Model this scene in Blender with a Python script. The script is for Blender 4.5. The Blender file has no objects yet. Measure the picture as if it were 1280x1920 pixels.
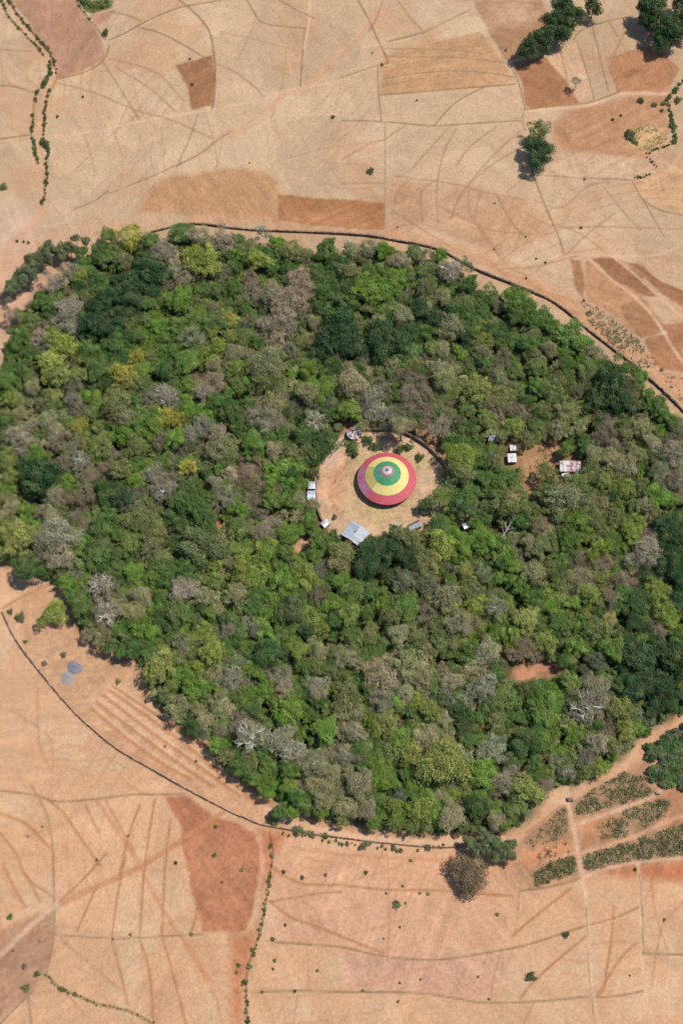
import bpy, math, random
import numpy as np
from mathutils import Vector, Matrix

random.seed(7)
rng = np.random.default_rng(11)
S = bpy.context.scene
COL = S.collection

# ------------------------------------------------------------------ camera
FPX, PITCH, DIST = 2933.0, math.radians(64.2), 592.0
CAM = Vector((0.0, -DIST * math.cos(PITCH), DIST * math.sin(PITCH)))
FWD = (-CAM).normalized()
RIGHT = Vector((1, 0, 0))
UP = RIGHT.cross(FWD)
cd = bpy.data.cameras.new('camera')
cam = bpy.data.objects.new('camera', cd)
COL.objects.link(cam)
cam.location = CAM
cam.rotation_euler = (math.pi / 2 - PITCH, 0, 0)
cd.sensor_fit = 'VERTICAL'
cd.sensor_height = 36.0
cd.lens = 36.0 * FPX / 1920.0
cd.clip_start = 1.0
cd.clip_end = 12000.0
S.camera = cam

# ------------------------------------------------------------------ light
SUN_EL = math.radians(65)
SUN_AZ = math.atan2(0.22, 1.0)            # direction towards the sun in the xy plane: from the right, a little from the far side
sun_dir = Vector((math.cos(SUN_EL) * math.cos(SUN_AZ), math.cos(SUN_EL) * math.sin(SUN_AZ), math.sin(SUN_EL)))
w = bpy.data.worlds.new('World')
S.world = w
w.use_nodes = True
nt = w.node_tree
sky = nt.nodes.new('ShaderNodeTexSky')
sky.sky_type = 'NISHITA'
sky.sun_disc = False
sky.sun_elevation = SUN_EL
sky.sun_rotation = math.pi / 2 - SUN_AZ
sky.altitude = 2000
bg = nt.nodes['Background']
bg.inputs[1].default_value = 0.14
nt.links.new(sky.outputs[0], bg.inputs[0])
sl = bpy.data.lights.new('sun', 'SUN')
sl.energy = 4.1
sl.angle = math.radians(0.5)
sl.color = (1.0, 0.955, 0.89)
so = bpy.data.objects.new('sun', sl)
COL.objects.link(so)
so.rotation_euler = sun_dir.to_track_quat('Z', 'Y').to_euler()
so.location = (200, 50, 300)
S.view_settings.view_transform = 'Standard'
S.view_settings.look = 'None'
S.view_settings.exposure = 0.62
S.view_settings.gamma = 1
S.view_settings.use_curve_mapping = False

KLUM = 2.12                                # picture value of a white surface lying in the sun


def lin(c):
    c = np.asarray(c, dtype=np.float64) / 255.0
    return np.where(c <= 0.04045, c / 12.92, ((c + 0.055) / 1.055) ** 2.4)


def alb(r, g, b):
    return lin((r, g, b)) / KLUM


def G(px, py, h=0.0):
    """point of the place at height h that the photograph shows at (px, py)"""
    d = FWD * FPX + RIGHT * (px - 640.0) + UP * (960.0 - py)
    t = (h - CAM.z) / d.z
    return CAM + d * t


def GA(pts, h=0.0):
    return np.array([[*G(x, y, h)[:2]] for x, y in pts])


def mpp(py):
    """metres per photograph pixel at that row"""
    p = G(640, py)
    return (p - CAM).dot(FWD) / FPX


# ------------------------------------------------------------------ helpers
def link(name, me, mat=None, parent=None):
    o = bpy.data.objects.new(name, me)
    COL.objects.link(o)
    if mat is not None and me is not None and len(me.materials) == 0:
        me.materials.append(mat)
    if parent is not None:
        o.parent = parent
    return o


def tag(o, label=None, cat=None, group=None, kind=None):
    if label: o['label'] = label
    if cat: o['category'] = cat
    if group: o['group'] = group
    if kind: o['kind'] = kind
    return o


def thing(name, loc, label, cat, group=None, rz=0.0):
    o = bpy.data.objects.new(name, None)
    o.empty_display_size = 0.5
    COL.objects.link(o)
    o.location = loc
    o.rotation_euler = (0, 0, rz)
    return tag(o, label, cat, group)


def mesh_quads(name, V, attrs=None, tri=False, smooth=False):
    """V: (n,4,3) or (n,3,3) loose faces"""
    k = V.shape[1]
    n = V.shape[0]
    me = bpy.data.meshes.new(name)
    me.vertices.add(n * k)
    me.vertices.foreach_set('co', V.reshape(-1).astype(np.float32))
    me.loops.add(n * k)
    me.loops.foreach_set('vertex_index', np.arange(n * k, dtype=np.int32))
    me.polygons.add(n)
    me.polygons.foreach_set('loop_start', np.arange(0, n * k, k, dtype=np.int32))
    me.update(calc_edges=True)
    for an, av in (attrs or {}).items():
        av = np.asarray(av, dtype=np.float32)
        if av.ndim == 1:
            a = me.attributes.new(an, 'FLOAT', 'POINT')
            a.data.foreach_set('value', np.repeat(av, k))
        else:
            a = me.attributes.new(an, 'FLOAT_COLOR', 'POINT')
            c4 = np.ones((n * k, 4), dtype=np.float32)
            c4[:, :3] = np.repeat(av[:, :3], k, axis=0)
            a.data.foreach_set('color', c4.reshape(-1))
    return me


class MB:
    """collects boxes, prisms and tubes into one mesh"""
    def __init__(self):
        self.v, self.f = [], []

    def poly(self, pts):
        b = len(self.v)
        self.v += [tuple(p) for p in pts]
        self.f.append(tuple(range(b, b + len(pts))))

    def box(self, c, s, rz=0.0, jit=0.0):
        b = len(self.v)
        ca, sa = math.cos(rz), math.sin(rz)
        for z in (-1, 1):
            for x, y in ((-1, -1), (1, -1), (1, 1), (-1, 1)):
                X = x * s[0] / 2 + random.uniform(-jit, jit)
                Y = y * s[1] / 2 + random.uniform(-jit, jit)
                self.v.append((c[0] + X * ca - Y * sa, c[1] + X * sa + Y * ca, c[2] + z * s[2] / 2 + random.uniform(-jit, jit)))
        for q in ((0, 3, 2, 1), (4, 5, 6, 7), (0, 1, 5, 4), (1, 2, 6, 5), (2, 3, 7, 6), (3, 0, 4, 7)):
            self.f.append(tuple(b + i for i in q))

    def slab(self, pts, t):
        """polygon given by its top outline, t thick downwards"""
        n = len(pts)
        b = len(self.v)
        self.v += [tuple(p) for p in pts] + [(p[0], p[1], p[2] - t) for p in pts]
        self.f.append(tuple(range(b, b + n)))
        self.f.append(tuple(range(b + 2 * n - 1, b + n - 1, -1)))
        for i in range(n):
            j = (i + 1) % n
            self.f.append((b + i, b + n + i, b + n + j, b + j))

    def tube(self, p0, p1, r0, r1, n=6):
        p0, p1 = Vector(p0), Vector(p1)
        d = (p1 - p0)
        if d.length < 1e-6: return
        q = d.to_track_quat('Z', 'Y')
        b = len(self.v)
        for p, r in ((p0, r0), (p1, r1)):
            for i in range(n):
                a = 2 * math.pi * i / n
                self.v.append(tuple(p + q @ Vector((math.cos(a) * r, math.sin(a) * r, 0))))
        for i in range(n):
            j = (i + 1) % n
            self.f.append((b + i, b + j, b + n + j, b + n + i))
        self.f.append(tuple(range(b + n, b + 2 * n)))
        self.f.append(tuple(range(b + n - 1, b - 1, -1)))

    def lathe(self, prof, n=24, c=(0, 0, 0)):
        b = len(self.v)
        for r, z in prof:
            for i in range(n):
                a = 2 * math.pi * i / n
                self.v.append((c[0] + r * math.cos(a), c[1] + r * math.sin(a), c[2] + z))
        for k in range(len(prof) - 1):
            for i in range(n):
                j = (i + 1) % n
                self.f.append((b + k * n + i, b + k * n + j, b + (k + 1) * n + j, b + (k + 1) * n + i))

    def mesh(self, name):
        me = bpy.data.meshes.new(name)
        me.from_pydata(self.v, [], self.f)
        me.update()
        return me

    def build(self, name, mat, parent=None):
        return link(name, self.mesh(name), mat, parent)


# ------------------------------------------------------------------ materials
def new_mat(name):
    m = bpy.data.materials.new(name)
    m.use_nodes = True
    t = m.node_tree
    for n in list(t.nodes):
        t.nodes.remove(n)
    out = t.nodes.new('ShaderNodeOutputMaterial')
    return m, t, out


def leaf_material(name, attr=None, transl=0.32, inst=False):
    m, t, out = new_mat(name)
    N, L = t.nodes, t.links
    if attr:
        src = N.new('ShaderNodeAttribute'); src.attribute_name = attr; src.attribute_type = 'INSTANCER' if inst else 'GEOMETRY'; colr = src.outputs['Color']
    else:
        src = N.new('ShaderNodeObjectInfo'); colr = src.outputs['Color']
    lv = N.new('ShaderNodeAttribute'); lv.attribute_name = 'lv'
    geo = N.new('ShaderNodeNewGeometry')
    no = N.new('ShaderNodeTexNoise'); no.inputs['Scale'].default_value = 0.35; no.inputs['Detail'].default_value = 3
    L.new(geo.outputs['Position'], no.inputs['Vector'])
    mr = N.new('ShaderNodeMapRange')
    mr.inputs['From Min'].default_value = 0; mr.inputs['From Max'].default_value = 1
    mr.inputs['To Min'].default_value = 0.6; mr.inputs['To Max'].default_value = 1.45
    L.new(lv.outputs['Fac'], mr.inputs['Value'])
    mr2 = N.new('ShaderNodeMapRange')
    mr2.inputs['From Min'].default_value = 0.3; mr2.inputs['From Max'].default_value = 0.7
    mr2.inputs['To Min'].default_value = 0.75; mr2.inputs['To Max'].default_value = 1.25
    L.new(no.outputs['Fac'], mr2.inputs['Value'])
    mm = N.new('ShaderNodeMath'); mm.operation = 'MULTIPLY'
    L.new(mr.outputs[0], mm.inputs[0]); L.new(mr2.outputs[0], mm.inputs[1])
    hs = N.new('ShaderNodeHueSaturation')
    hr = N.new('ShaderNodeMapRange')
    hr.inputs['From Min'].default_value = 0.3; hr.inputs['From Max'].default_value = 0.7
    hr.inputs['To Min'].default_value = 0.47; hr.inputs['To Max'].default_value = 0.52
    L.new(no.outputs['Color'], hr.inputs['Value'])
    L.new(hr.outputs[0], hs.inputs['Hue'])
    L.new(mm.outputs[0], hs.inputs['Value'])
    nd = N.new('ShaderNodeTexNoise'); nd.inputs['Scale'].default_value = 0.22; nd.inputs['Detail'].default_value = 5; nd.inputs['Roughness'].default_value = .65
    L.new(geo.outputs['Position'], nd.inputs['Vector'])
    md = N.new('ShaderNodeMapRange'); md.inputs['From Min'].default_value = .48; md.inputs['From Max'].default_value = .72
    md.inputs['To Min'].default_value = 0; md.inputs['To Max'].default_value = .34
    L.new(nd.outputs['Fac'], md.inputs['Value'])
    mxd = N.new('ShaderNodeMix'); mxd.data_type = 'RGBA'
    mxd.inputs[7].default_value = (.30, .28, .11, 1)
    L.new(md.outputs[0], mxd.inputs[0]); L.new(colr, mxd.inputs[6])
    L.new(mxd.outputs[2], hs.inputs['Color'])
    d = N.new('ShaderNodeBsdfDiffuse'); tr = N.new('ShaderNodeBsdfTranslucent'); mx = N.new('ShaderNodeMixShader')
    mx.inputs[0].default_value = transl
    L.new(hs.outputs[0], d.inputs[0]); L.new(hs.outputs[0], tr.inputs[0])
    L.new(d.outputs[0], mx.inputs[1]); L.new(tr.outputs[0], mx.inputs[2])
    L.new(mx.outputs[0], out.inputs[0])
    return m


def simple_mat(name, col, rough=0.9, metal=0.0, nscale=1.5, var=0.25, col2=None, mix_lo=0.5, mix_hi=0.6, bump=0.0, spec=0.3, wave=None):
    m, t, out = new_mat(name)
    N, L = t.nodes, t.links
    b = N.new('ShaderNodeBsdfPrincipled')
    b.inputs['Roughness'].default_value = rough
    b.inputs['Metallic'].default_value = metal
    b.inputs['Specular IOR Level'].default_value = spec
    tc = N.new('ShaderNodeNewGeometry')
    n1 = N.new('ShaderNodeTexNoise'); n1.inputs['Scale'].default_value = nscale; n1.inputs['Detail'].default_value = 6
    L.new(tc.outputs['Position'], n1.inputs['Vector'])
    n2 = N.new('ShaderNodeTexNoise'); n2.inputs['Scale'].default_value = nscale * 0.37; n2.inputs['Detail'].default_value = 4
    L.new(tc.outputs['Position'], n2.inputs['Vector'])
    mix = N.new('ShaderNodeMix'); mix.data_type = 'RGBA'
    c1 = (*col, 1); c2 = (*(col2 if col2 is not None else col), 1)
    mix.inputs[6].default_value = c1; mix.inputs[7].default_value = c2
    mr = N.new('ShaderNodeMapRange')
    mr.inputs['From Min'].default_value = mix_lo; mr.inputs['From Max'].default_value = mix_hi
    L.new(n2.outputs['Fac'], mr.inputs['Value']); L.new(mr.outputs[0], mix.inputs[0])
    hs = N.new('ShaderNodeHueSaturation')
    m2 = N.new('ShaderNodeMapRange')
    m2.inputs['From Min'].default_value = 0.3; m2.inputs['From Max'].default_value = 0.7
    m2.inputs['To Min'].default_value = 1 - var; m2.inputs['To Max'].default_value = 1 + var
    L.new(n1.outputs['Fac'], m2.inputs['Value']); L.new(m2.outputs[0], hs.inputs['Value'])
    L.new(mix.outputs[2], hs.inputs['Color']); L.new(hs.outputs[0], b.inputs['Base Color'])
    if bump:
        bp = N.new('ShaderNodeBump'); bp.inputs['Strength'].default_value = bump; bp.inputs['Distance'].default_value = 0.2
        L.new(n1.outputs['Fac'], bp.inputs['Height']); L.new(bp.outputs[0], b.inputs['Normal'])
    L.new(b.outputs[0], out.inputs[0])
    return m


LEAF = leaf_material('foliage')
LEAFA = leaf_material('foliage_tinted', attr='tint')
TWIG = leaf_material('twigs', transl=0.0)
LEAFI = leaf_material('undergrowth_foliage', attr='tint', inst=True)
BARK = simple_mat('bark', (0.16, 0.125, 0.095), var=0.3, nscale=3)
PALEBARK = simple_mat('pale_bark', (0.50, 0.45, 0.40), var=0.25, nscale=3)
GREYBARK = simple_mat('grey_bark', (0.30, 0.26, 0.225), var=0.3, nscale=3)
STONE = simple_mat('dark_stone', (0.12, 0.078, 0.057), var=0.5, nscale=1.2, col2=(0.22, 0.15, 0.11), bump=0.4)


# ------------------------------------------------------------------ numeric noise
def _hash(ix, iy, seed):
    h = (ix.astype(np.int64) * 374761393 + iy.astype(np.int64) * 668265263 + seed * 1442695041) & 0xffffffff
    h = ((h ^ (h >> 13)) * 1274126177) & 0xffffffff
    return ((h ^ (h >> 16)) & 0xffff) / 65535.0


def vnoise(x, y, seed=0):
    ix, iy = np.floor(x), np.floor(y)
    fx, fy = x - ix, y - iy
    fx = fx * fx * (3 - 2 * fx); fy = fy * fy * (3 - 2 * fy)
    a = _hash(ix, iy, seed); b = _hash(ix + 1, iy, seed)
    c = _hash(ix, iy + 1, seed); d = _hash(ix + 1, iy + 1, seed)
    return (a + (b - a) * fx) * (1 - fy) + (c + (d - c) * fx) * fy


def fbm(x, y, seed=0, o=4):
    s, a, t = 0, 1.0, 0
    for i in range(o):
        s = s + a * vnoise(x, y, seed + i * 17)
        t += a
        a *= 0.5
        x, y = x * 2.03 + 11.3, y * 2.03 - 7.7
    return s / t


# ------------------------------------------------------------------ ground: one relief sheet, worked out field by field
STEP = 0.55
X0, X1, Y0, Y1 = -192.0, 192.0, -206.0, 284.0
gx = np.arange(X0, X1 + STEP, STEP)
gy = np.arange(Y0, Y1 + STEP, STEP)
NX, NY = len(gx), len(gy)
PX, PY = np.meshgrid(gx, gy)
n_big = fbm(PX / 60, PY / 60, 3)
n_mid = fbm(PX / 14, PY / 14, 5)
n_sml = fbm(PX / 3.2, PY / 3.2, 9, 3)
n_fin = vnoise(PX / 0.9, PY / 0.9, 21)
n_edge = (fbm(PX / 4.0, PY / 4.0, 31, 3) - 0.5)

upper, lower = alb(208, 173, 136), alb(223, 175, 134)
mixv = np.clip((PY + 60) / 130, 0, 1)[..., None]
COLR = upper * mixv + lower * (1 - mixv)
# pale stubble and bare orange earth
straw = alb(225, 194, 155); orange = alb(207, 150, 108)
a = np.clip((n_mid - 0.54) * 2.6, 0, 0.34)[..., None]
COLR = COLR * (1 - a) + straw * a
a = np.clip((fbm(PX / 22, PY / 22, 77) - 0.56) * 2.6, 0, 0.30)[..., None]
COLR = COLR * (1 - a) + orange * a
# each plot has its own ploughing direction and shade
NS = 150
sx = rng.uniform(X0, X1, NS); sy = rng.uniform(Y0, Y1, NS)
sang = rng.uniform(0, math.pi, NS); stone_ = rng.uniform(-1, 1, NS)
best = np.full(PX.shape, 1e9); cell = np.zeros(PX.shape, dtype=np.int32)
WX, WY = PX + 16 * (fbm(PX / 40, PY / 40, 41, 2) - .5), PY + 16 * (fbm(PX / 40, PY / 40, 43, 2) - .5)
for i in range(NS):
    d = (WX - sx[i]) ** 2 + (WY - sy[i]) ** 2
    mk = d < best
    best[mk] = d[mk]; cell[mk] = i
ang = sang[cell]
U = PX * np.cos(ang) + PY * np.sin(ang); V = -PX * np.sin(ang) + PY * np.cos(ang)
streak = vnoise(U / 18, V / 0.95, 51) * 0.6 + vnoise(U / 30, V / 2.6, 53) * 0.4
COLR *= (1 + 0.07 * stone_[cell] + 0.17 * (streak - 0.5))[..., None]
COLR *= (1 + 0.12 * (n_big - 0.5) + 0.10 * (n_sml - 0.5) + 0.15 * (n_fin - 0.5))[..., None]
HGT = 0.08 * (n_sml - 0.5) + 0.04 * (n_fin - 0.5) + 0.09 * (streak - 0.5)
CAT = np.zeros(PX.shape, dtype=np.int32)


def smooth(pts, step=2.5):
    P = np.asarray(pts, dtype=float)
    if len(P) == 2:
        n = max(2, int(np.linalg.norm(P[1] - P[0]) / step))
        t = np.linspace(0, 1, n + 1)[:, None]
        return P[0] * (1 - t) + P[1] * t
    Q = np.vstack([2 * P[0] - P[1], P, 2 * P[-1] - P[-2]])
    out = []
    for i in range(1, len(Q) - 2):
        p0, p1, p2, p3 = Q[i - 1], Q[i], Q[i + 1], Q[i + 2]
        n = max(1, int(np.linalg.norm(p2 - p1) / step))
        for k in range(n):
            t = k / n
            out.append(0.5 * ((2 * p1) + (-p0 + p2) * t + (2 * p0 - 5 * p1 + 4 * p2 - p3) * t * t + (-p0 + 3 * p1 - 3 * p2 + p3) * t ** 3))
    out.append(Q[-2])
    return np.array(out)


def dist_line(P, margin):
    """distance to polyline, only near it"""
    x0, x1 = P[:, 0].min() - margin, P[:, 0].max() + margin
    y0, y1 = P[:, 1].min() - margin, P[:, 1].max() + margin
    i0, i1 = max(0, int((x0 - X0) / STEP)), min(NX, int((x1 - X0) / STEP) + 2)
    j0, j1 = max(0, int((y0 - Y0) / STEP)), min(NY, int((y1 - Y0) / STEP) + 2)
    if i1 <= i0 or j1 <= j0:
        return None
    D = np.full((j1 - j0, i1 - i0), 1e9)
    for k in range(len(P) - 1):
        a, b = P[k], P[k + 1]
        a0, a1 = max(i0, int((min(a[0], b[0]) - margin - X0) / STEP)), min(i1, int((max(a[0], b[0]) + margin - X0) / STEP) + 2)
        b0, b1 = max(j0, int((min(a[1], b[1]) - margin - Y0) / STEP)), min(j1, int((max(a[1], b[1]) + margin - Y0) / STEP) + 2)
        if a1 <= a0 or b1 <= b0: continue
        x, y = PX[b0:b1, a0:a1], PY[b0:b1, a0:a1]
        ab = b - a
        t = np.clip(((x - a[0]) * ab[0] + (y - a[1]) * ab[1]) / max(1e-9, ab @ ab), 0, 1)
        d = np.hypot(x - a[0] - t * ab[0], y - a[1] - t * ab[1])
        sub = D[b0 - j0:b1 - j0, a0 - i0:a1 - i0]
        np.minimum(sub, d, out=sub)
    return (slice(j0, j1), slice(i0, i1)), D


def inside(P, x, y):
    r = np.zeros(x.shape, dtype=bool)
    n = len(P)
    j = n - 1
    for i in range(n):
        xi, yi, xj, yj = P[i, 0], P[i, 1], P[j, 0], P[j, 1]
        if yi != yj:
            c = ((yi > y) != (yj > y)) & (x < (xj - xi) * (y - yi) / (yj - yi) + xi)
            r ^= c
        j = i
    return r


def sdf_poly(pts, margin=6.0, rounded=False):
    P = GA(pts)
    if rounded:
        P = smooth(np.vstack([P, P[:1]]), 4)
    Q = np.vstack([P, P[:1]])
    r = dist_line(Q, margin)
    if r is None: return None
    s, D = r
    ins = inside(P, PX[s], PY[s])
    return s, np.where(ins, D, -D)


ncat = [0]
CATS = {}


def newcat(name, label=None, kind='structure'):
    ncat[0] += 1
    CATS[ncat[0]] = (name, label, kind)
    return ncat[0]


def patch(pts, col, soft=0.5, amt=1.0, wob=1.5, name=None, dz=0.0, rounded=False, mott=0.0, stripes=None):
    r = sdf_poly(pts, 6.0, rounded)
    if r is None: return
    s, D = r
    D = D + wob * n_edge[s]
    a = np.clip(D / soft * 0.5 + 0.5, 0, 1) * amt
    if mott:
        a = a * np.clip(1 - mott * 2 * (n_mid[s] - 0.35), 0, 1)
    det = (1 + 0.34 * (n_sml[s] - 0.5) + 0.38 * (streak[s] - 0.5) + 0.22 * (n_fin[s] - 0.5))[..., None]
    c = np.asarray(col) * det
    COLR[s] = COLR[s] * (1 - a[..., None]) + c * a[..., None]
    HGT[s] += dz * a
    if name:
        sub = CAT[s]
        sub[D > 0] = newcat(name)


def line(pts, wpx, col, amt=1.0, dz=0.0, name=None, soft=0.5, gap=0.0):
    P = smooth(GA(pts))
    cy = float(np.mean([p[1] for p in pts]))
    w = wpx * mpp(cy) / 2
    r = dist_line(P, w + 3)
    if r is None: return
    s, D = r
    D = D + 0.55 * n_edge[s] * min(1.5, w + 0.3)
    a = np.clip((w - D) / max(soft, 0.45) + 0.5, 0, 1) * amt
    if gap:
        a = a * np.clip(1.4 - gap * 2.2 * n_mid[s], 0.15, 1)
    c = np.asarray(col) * (1 + 0.3 * (n_sml[s] - 0.5))[..., None]
    COLR[s] = COLR[s] * (1 - a[..., None]) + c * a[..., None]
    HGT[s] += dz * np.clip((w * 1.3 - D) / (w + 0.6), 0, 1) * amt
    if name:
        sub = CAT[s]
        sub[D < w] = name if isinstance(name, int) else newcat(name)


# fields
CROPSOIL = []
brown = alb(168, 120, 86); brown2 = alb(178, 129, 94); redb = alb(187, 124, 92); orng = alb(206, 142, 104)
patch([(20, 0), (143, 0), (190, 75), (195, 108), (150, 135), (110, 148), (100, 110), (60, 50)], alb(190, 145, 114), name='stubble_field')
patch([(145, 0), (213, 0), (210, 14), (175, 26), (160, 22)], alb(112, 130, 60), soft=.6, name='green_field')
patch([(170, 28), (213, 18), (216, 24), (195, 40), (180, 50)], alb(196, 146, 116), soft=1)
patch([(330, 122), (398, 103), (404, 150), (398, 198), (360, 207), (352, 165)], brown, soft=.6, name='ploughed_field')
patch([(520, 365), (600, 372), (660, 376), (720, 380), (720, 430), (640, 428), (520, 413)], alb(180, 126, 86), name='ploughed_field')
patch([(300, 335), (430, 316), (490, 318), (520, 340), (520, 413), (400, 402), (250, 398)], alb(196, 148, 106), soft=1.5, amt=.9, name='stubble_field')
patch([(885, 0), (1015, 0), (1030, 40), (990, 90), (962, 117), (945, 110), (915, 60)], alb(176, 130, 95), soft=.8, mott=.4, name='ploughed_field')
patch([(930, 10), (985, 5), (1005, 30), (975, 50), (940, 45)], alb(218, 180, 140), soft=4, wob=6, mott=.6)
patch([(958, 117), (1020, 105), (1060, 150), (1085, 192), (1000, 204), (985, 200), (975, 150)], alb(180, 128, 92), name='ploughed_field')
patch([(1135, 108), (1215, 85), (1245, 100), (1275, 130), (1250, 170), (1155, 172)], alb(190, 136, 98), name='ploughed_field')
patch([(1020, 105), (1080, 78), (1113, 187), (1085, 192), (1060, 150)], alb(222, 178, 140), amt=.7)
patch([(1090, 200), (1210, 176), (1260, 162), (1250, 260), (1205, 300), (1100, 288), (1040, 280), (1030, 230)], alb(198, 145, 107), soft=1.5, amt=.9, name='stubble_field')
patch([(1100, 288), (1205, 300), (1225, 335), (1015, 330), (1040, 300)], alb(219, 180, 142), soft=2)
patch([(1175, 245), (1225, 230), (1250, 262), (1212, 285), (1180, 272)], alb(206, 170, 118), soft=1.5, mott=.4, name='vegetable_plot')
patch([(1190, 340), (1280, 300), (1300, 400), (1240, 393), (1205, 372)], alb(214, 170, 128), soft=1.5)
patch([(1068, 487), (1090, 487), (1095, 530), (1092, 562), (1078, 540)], brown2, name='ploughed_field')
patch([(1107, 485), (1155, 482), (1195, 512), (1236, 556), (1205, 553), (1150, 525)], alb(164, 116, 82), name='ploughed_field')
patch([(1168, 490), (1200, 497), (1240, 530), (1285, 548), (1285, 582), (1232, 545), (1190, 505)], alb(176, 125, 90), name='ploughed_field')
patch([(1095, 489), (1107, 487), (1150, 527), (1205, 556), (1240, 600), (1200, 635), (1150, 590), (1100, 562)], alb(198, 146, 106), amt=.9)
patch([(1160, 578), (1186, 562), (1240, 602), (1256, 620), (1200, 635)], alb(178, 130, 94), name='ploughed_field')
patch([(1205, 636), (1258, 622), (1275, 650), (1290, 700), (1235, 690), (1215, 660)], alb(180, 128, 92), name='ploughed_field')
patch([(1236, 608), (1285, 605), (1290, 660), (1262, 640)], alb(182, 130, 94), name='ploughed_field')
patch([(712, 120), (740, 90), (900, 60), (930, 100), (962, 150), (900, 165), (715, 178)], alb(202, 155, 112), soft=1, amt=.9)
patch([(730, 345), (900, 350), (1000, 380), (1040, 440), (950, 480), (860, 450), (740, 410)], alb(200, 152, 114), soft=2.5, amt=.6)
patch([(640, 400), (720, 433), (850, 468), (960, 520), (1075, 590), (1160, 655), (1280, 750), (1280, 700), (1150, 640), (1070, 560), (930, 485), (800, 445), (720, 425), (600, 418), (360, 408), (360, 418)], alb(214, 152, 108), soft=4, amt=.75)
patch([(0, 400), (60, 410), (40, 470), (0, 520)], alb(229, 192, 168), soft=8, amt=.7, mott=.3)
patch([(0, 470), (120, 440), (300, 400), (300, 428), (190, 440), (120, 470), (30, 510), (10, 600), (0, 620)], alb(219, 168, 132), soft=6, amt=.7)
patch([(305, 1493), (345, 1488), (400, 1530), (445, 1545), (480, 1565), (485, 1620), (475, 1700), (462, 1745), (380, 1747), (355, 1650), (340, 1590), (340, 1550)], redb, name='red_ploughed_field', dz=-.1)
patch([(350, 1560), (470, 1580), (480, 1680), (460, 1740), (390, 1740), (360, 1640)], alb(202, 144, 106), soft=3, amt=.55, wob=8, mott=.75)
patch([(430, 1752), (478, 1742), (492, 1650), (500, 1650), (478, 1780), (457, 1850), (455, 1925), (432, 1925)], alb(200, 136, 98), soft=2, name='ploughed_field')
patch([(485, 1555), (545, 1560), (520, 1600), (505, 1650), (492, 1650), (490, 1600)], alb(202, 132, 94), soft=2)
patch([(-20, 1755), (100, 1700), (98, 1795), (60, 1860), (-20, 1925)], alb(188, 144, 112), soft=1.2, name='stubble_field')
patch([(1120, 1618), (1290, 1610), (1290, 1655), (1130, 1640)], alb(198, 120, 80), soft=2, amt=.9)
patch([(520, 1600), (860, 1605), (990, 1620), (960, 1680), (640, 1660), (510, 1660)], alb(222, 165, 127), soft=4, amt=.6)
patch([(5, 1150), (60, 1090), (110, 1110), (150, 1190), (265, 1250), (280, 1310), (390, 1400), (440, 1470), (505, 1510), (530, 1550), (440, 1527), (280, 1440), (165, 1360), (75, 1260)], alb(212, 165, 126), soft=2, amt=.85, name='fallow_ground')
patch([(160, 1325), (210, 1285), (330, 1360), (400, 1430), (320, 1430), (240, 1385)], alb(222, 178, 142), soft=3)
patch([(640, 1780), (960, 1790), (925, 1870), (640, 1855)], alb(212, 162, 132), soft=2, amt=.7)
patch([(510, 1665), (960, 1685), (955, 1770), (720, 1790), (510, 1755)], alb(218, 165, 131), soft=2, amt=.6)
for q in ([(1072, 1512), (1110, 1482), (1170, 1448), (1210, 1458), (1222, 1488), (1130, 1518), (1085, 1530)], [(1090, 1605), (1140, 1592), (1200, 1573), (1290, 1540), (1290, 1600), (1160, 1616), (1098, 1632)],
          [(1150, 1530), (1215, 1500), (1250, 1500), (1265, 1520), (1200, 1556), (1150, 1572), (1095, 1590)], [(1000, 1640), (1035, 1614), (1076, 1604), (1082, 1634), (1040, 1650), (1005, 1665)], [(985, 1580), (1058, 1510), (1066, 1565), (1000, 1590)]):
    CROPSOIL.append(q)
for q in (([(960, 1560), (1062, 1500), (1080, 1620), (1000, 1680), (940, 1640)]), ([(1065, 1500), (1280, 1370), (1290, 1612), (1095, 1640)])):
    patch(q, alb(196, 150, 115), soft=3, amt=.85)
patch([(1150, 1500), (1290, 1480), (1290, 1560), (1240, 1545), (1215, 1490)], alb(194, 134, 98), soft=2.5, amt=.8)
patch([(975, 1600), (1065, 1570), (1075, 1600), (985, 1625)], alb(217, 150, 108), soft=2)
patch([(1085, 1535), (1150, 1522), (1155, 1565), (1090, 1595)], alb(216, 152, 112), soft=2)

for q in CROPSOIL:
    patch(q, alb(158, 128, 92), soft=2.5, wob=5, amt=.8, mott=.25)
# the forest floor
FOREST = [(-60, 1050), (-60, 700), (0, 700), (25, 625), (50, 580), (85, 550), (125, 515), (160, 490), (205, 462), (290, 458), (350, 448), (430, 462), (480, 462),
          (540, 480), (600, 478), (700, 474), (800, 492), (850, 505), (890, 545), (940, 563), (990, 578), (1035, 612), (1075, 642), (1130, 678),
          (1180, 715), (1225, 755), (1285, 800), (1345, 850), (1345, 1300), (1280, 1335), (1215, 1370), (1160, 1425), (1110, 1458), (1035, 1480), (1018, 1498), (978, 1545),
          (945, 1562), (880, 1560), (800, 1560), (700, 1554), (640, 1541), (610, 1538), (560, 1524), (505, 1490), (445, 1456), (408, 1430), (385, 1388),
          (322, 1350), (280, 1300), (270, 1245), (200, 1210), (150, 1178), (140, 1135), (115, 1095), (60, 1075), (0, 1048)]
patch(FOREST, alb(112, 98, 66), soft=2.5, wob=5, name='forest_floor', rounded=True)
r = sdf_poly(FOREST, 6, True)
FSL, FSD = r
green_f = alb(88, 104, 52)
a = (np.clip(FSD / 3, 0, 1) * np.clip((fbm(PX[FSL] / 6, PY[FSL] / 6, 91) - .42) * 5, 0, .9))[..., None]
COLR[FSL] = COLR[FSL] * (1 - a) + green_f * (0.8 + .5 * n_sml[FSL][..., None]) * a
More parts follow.
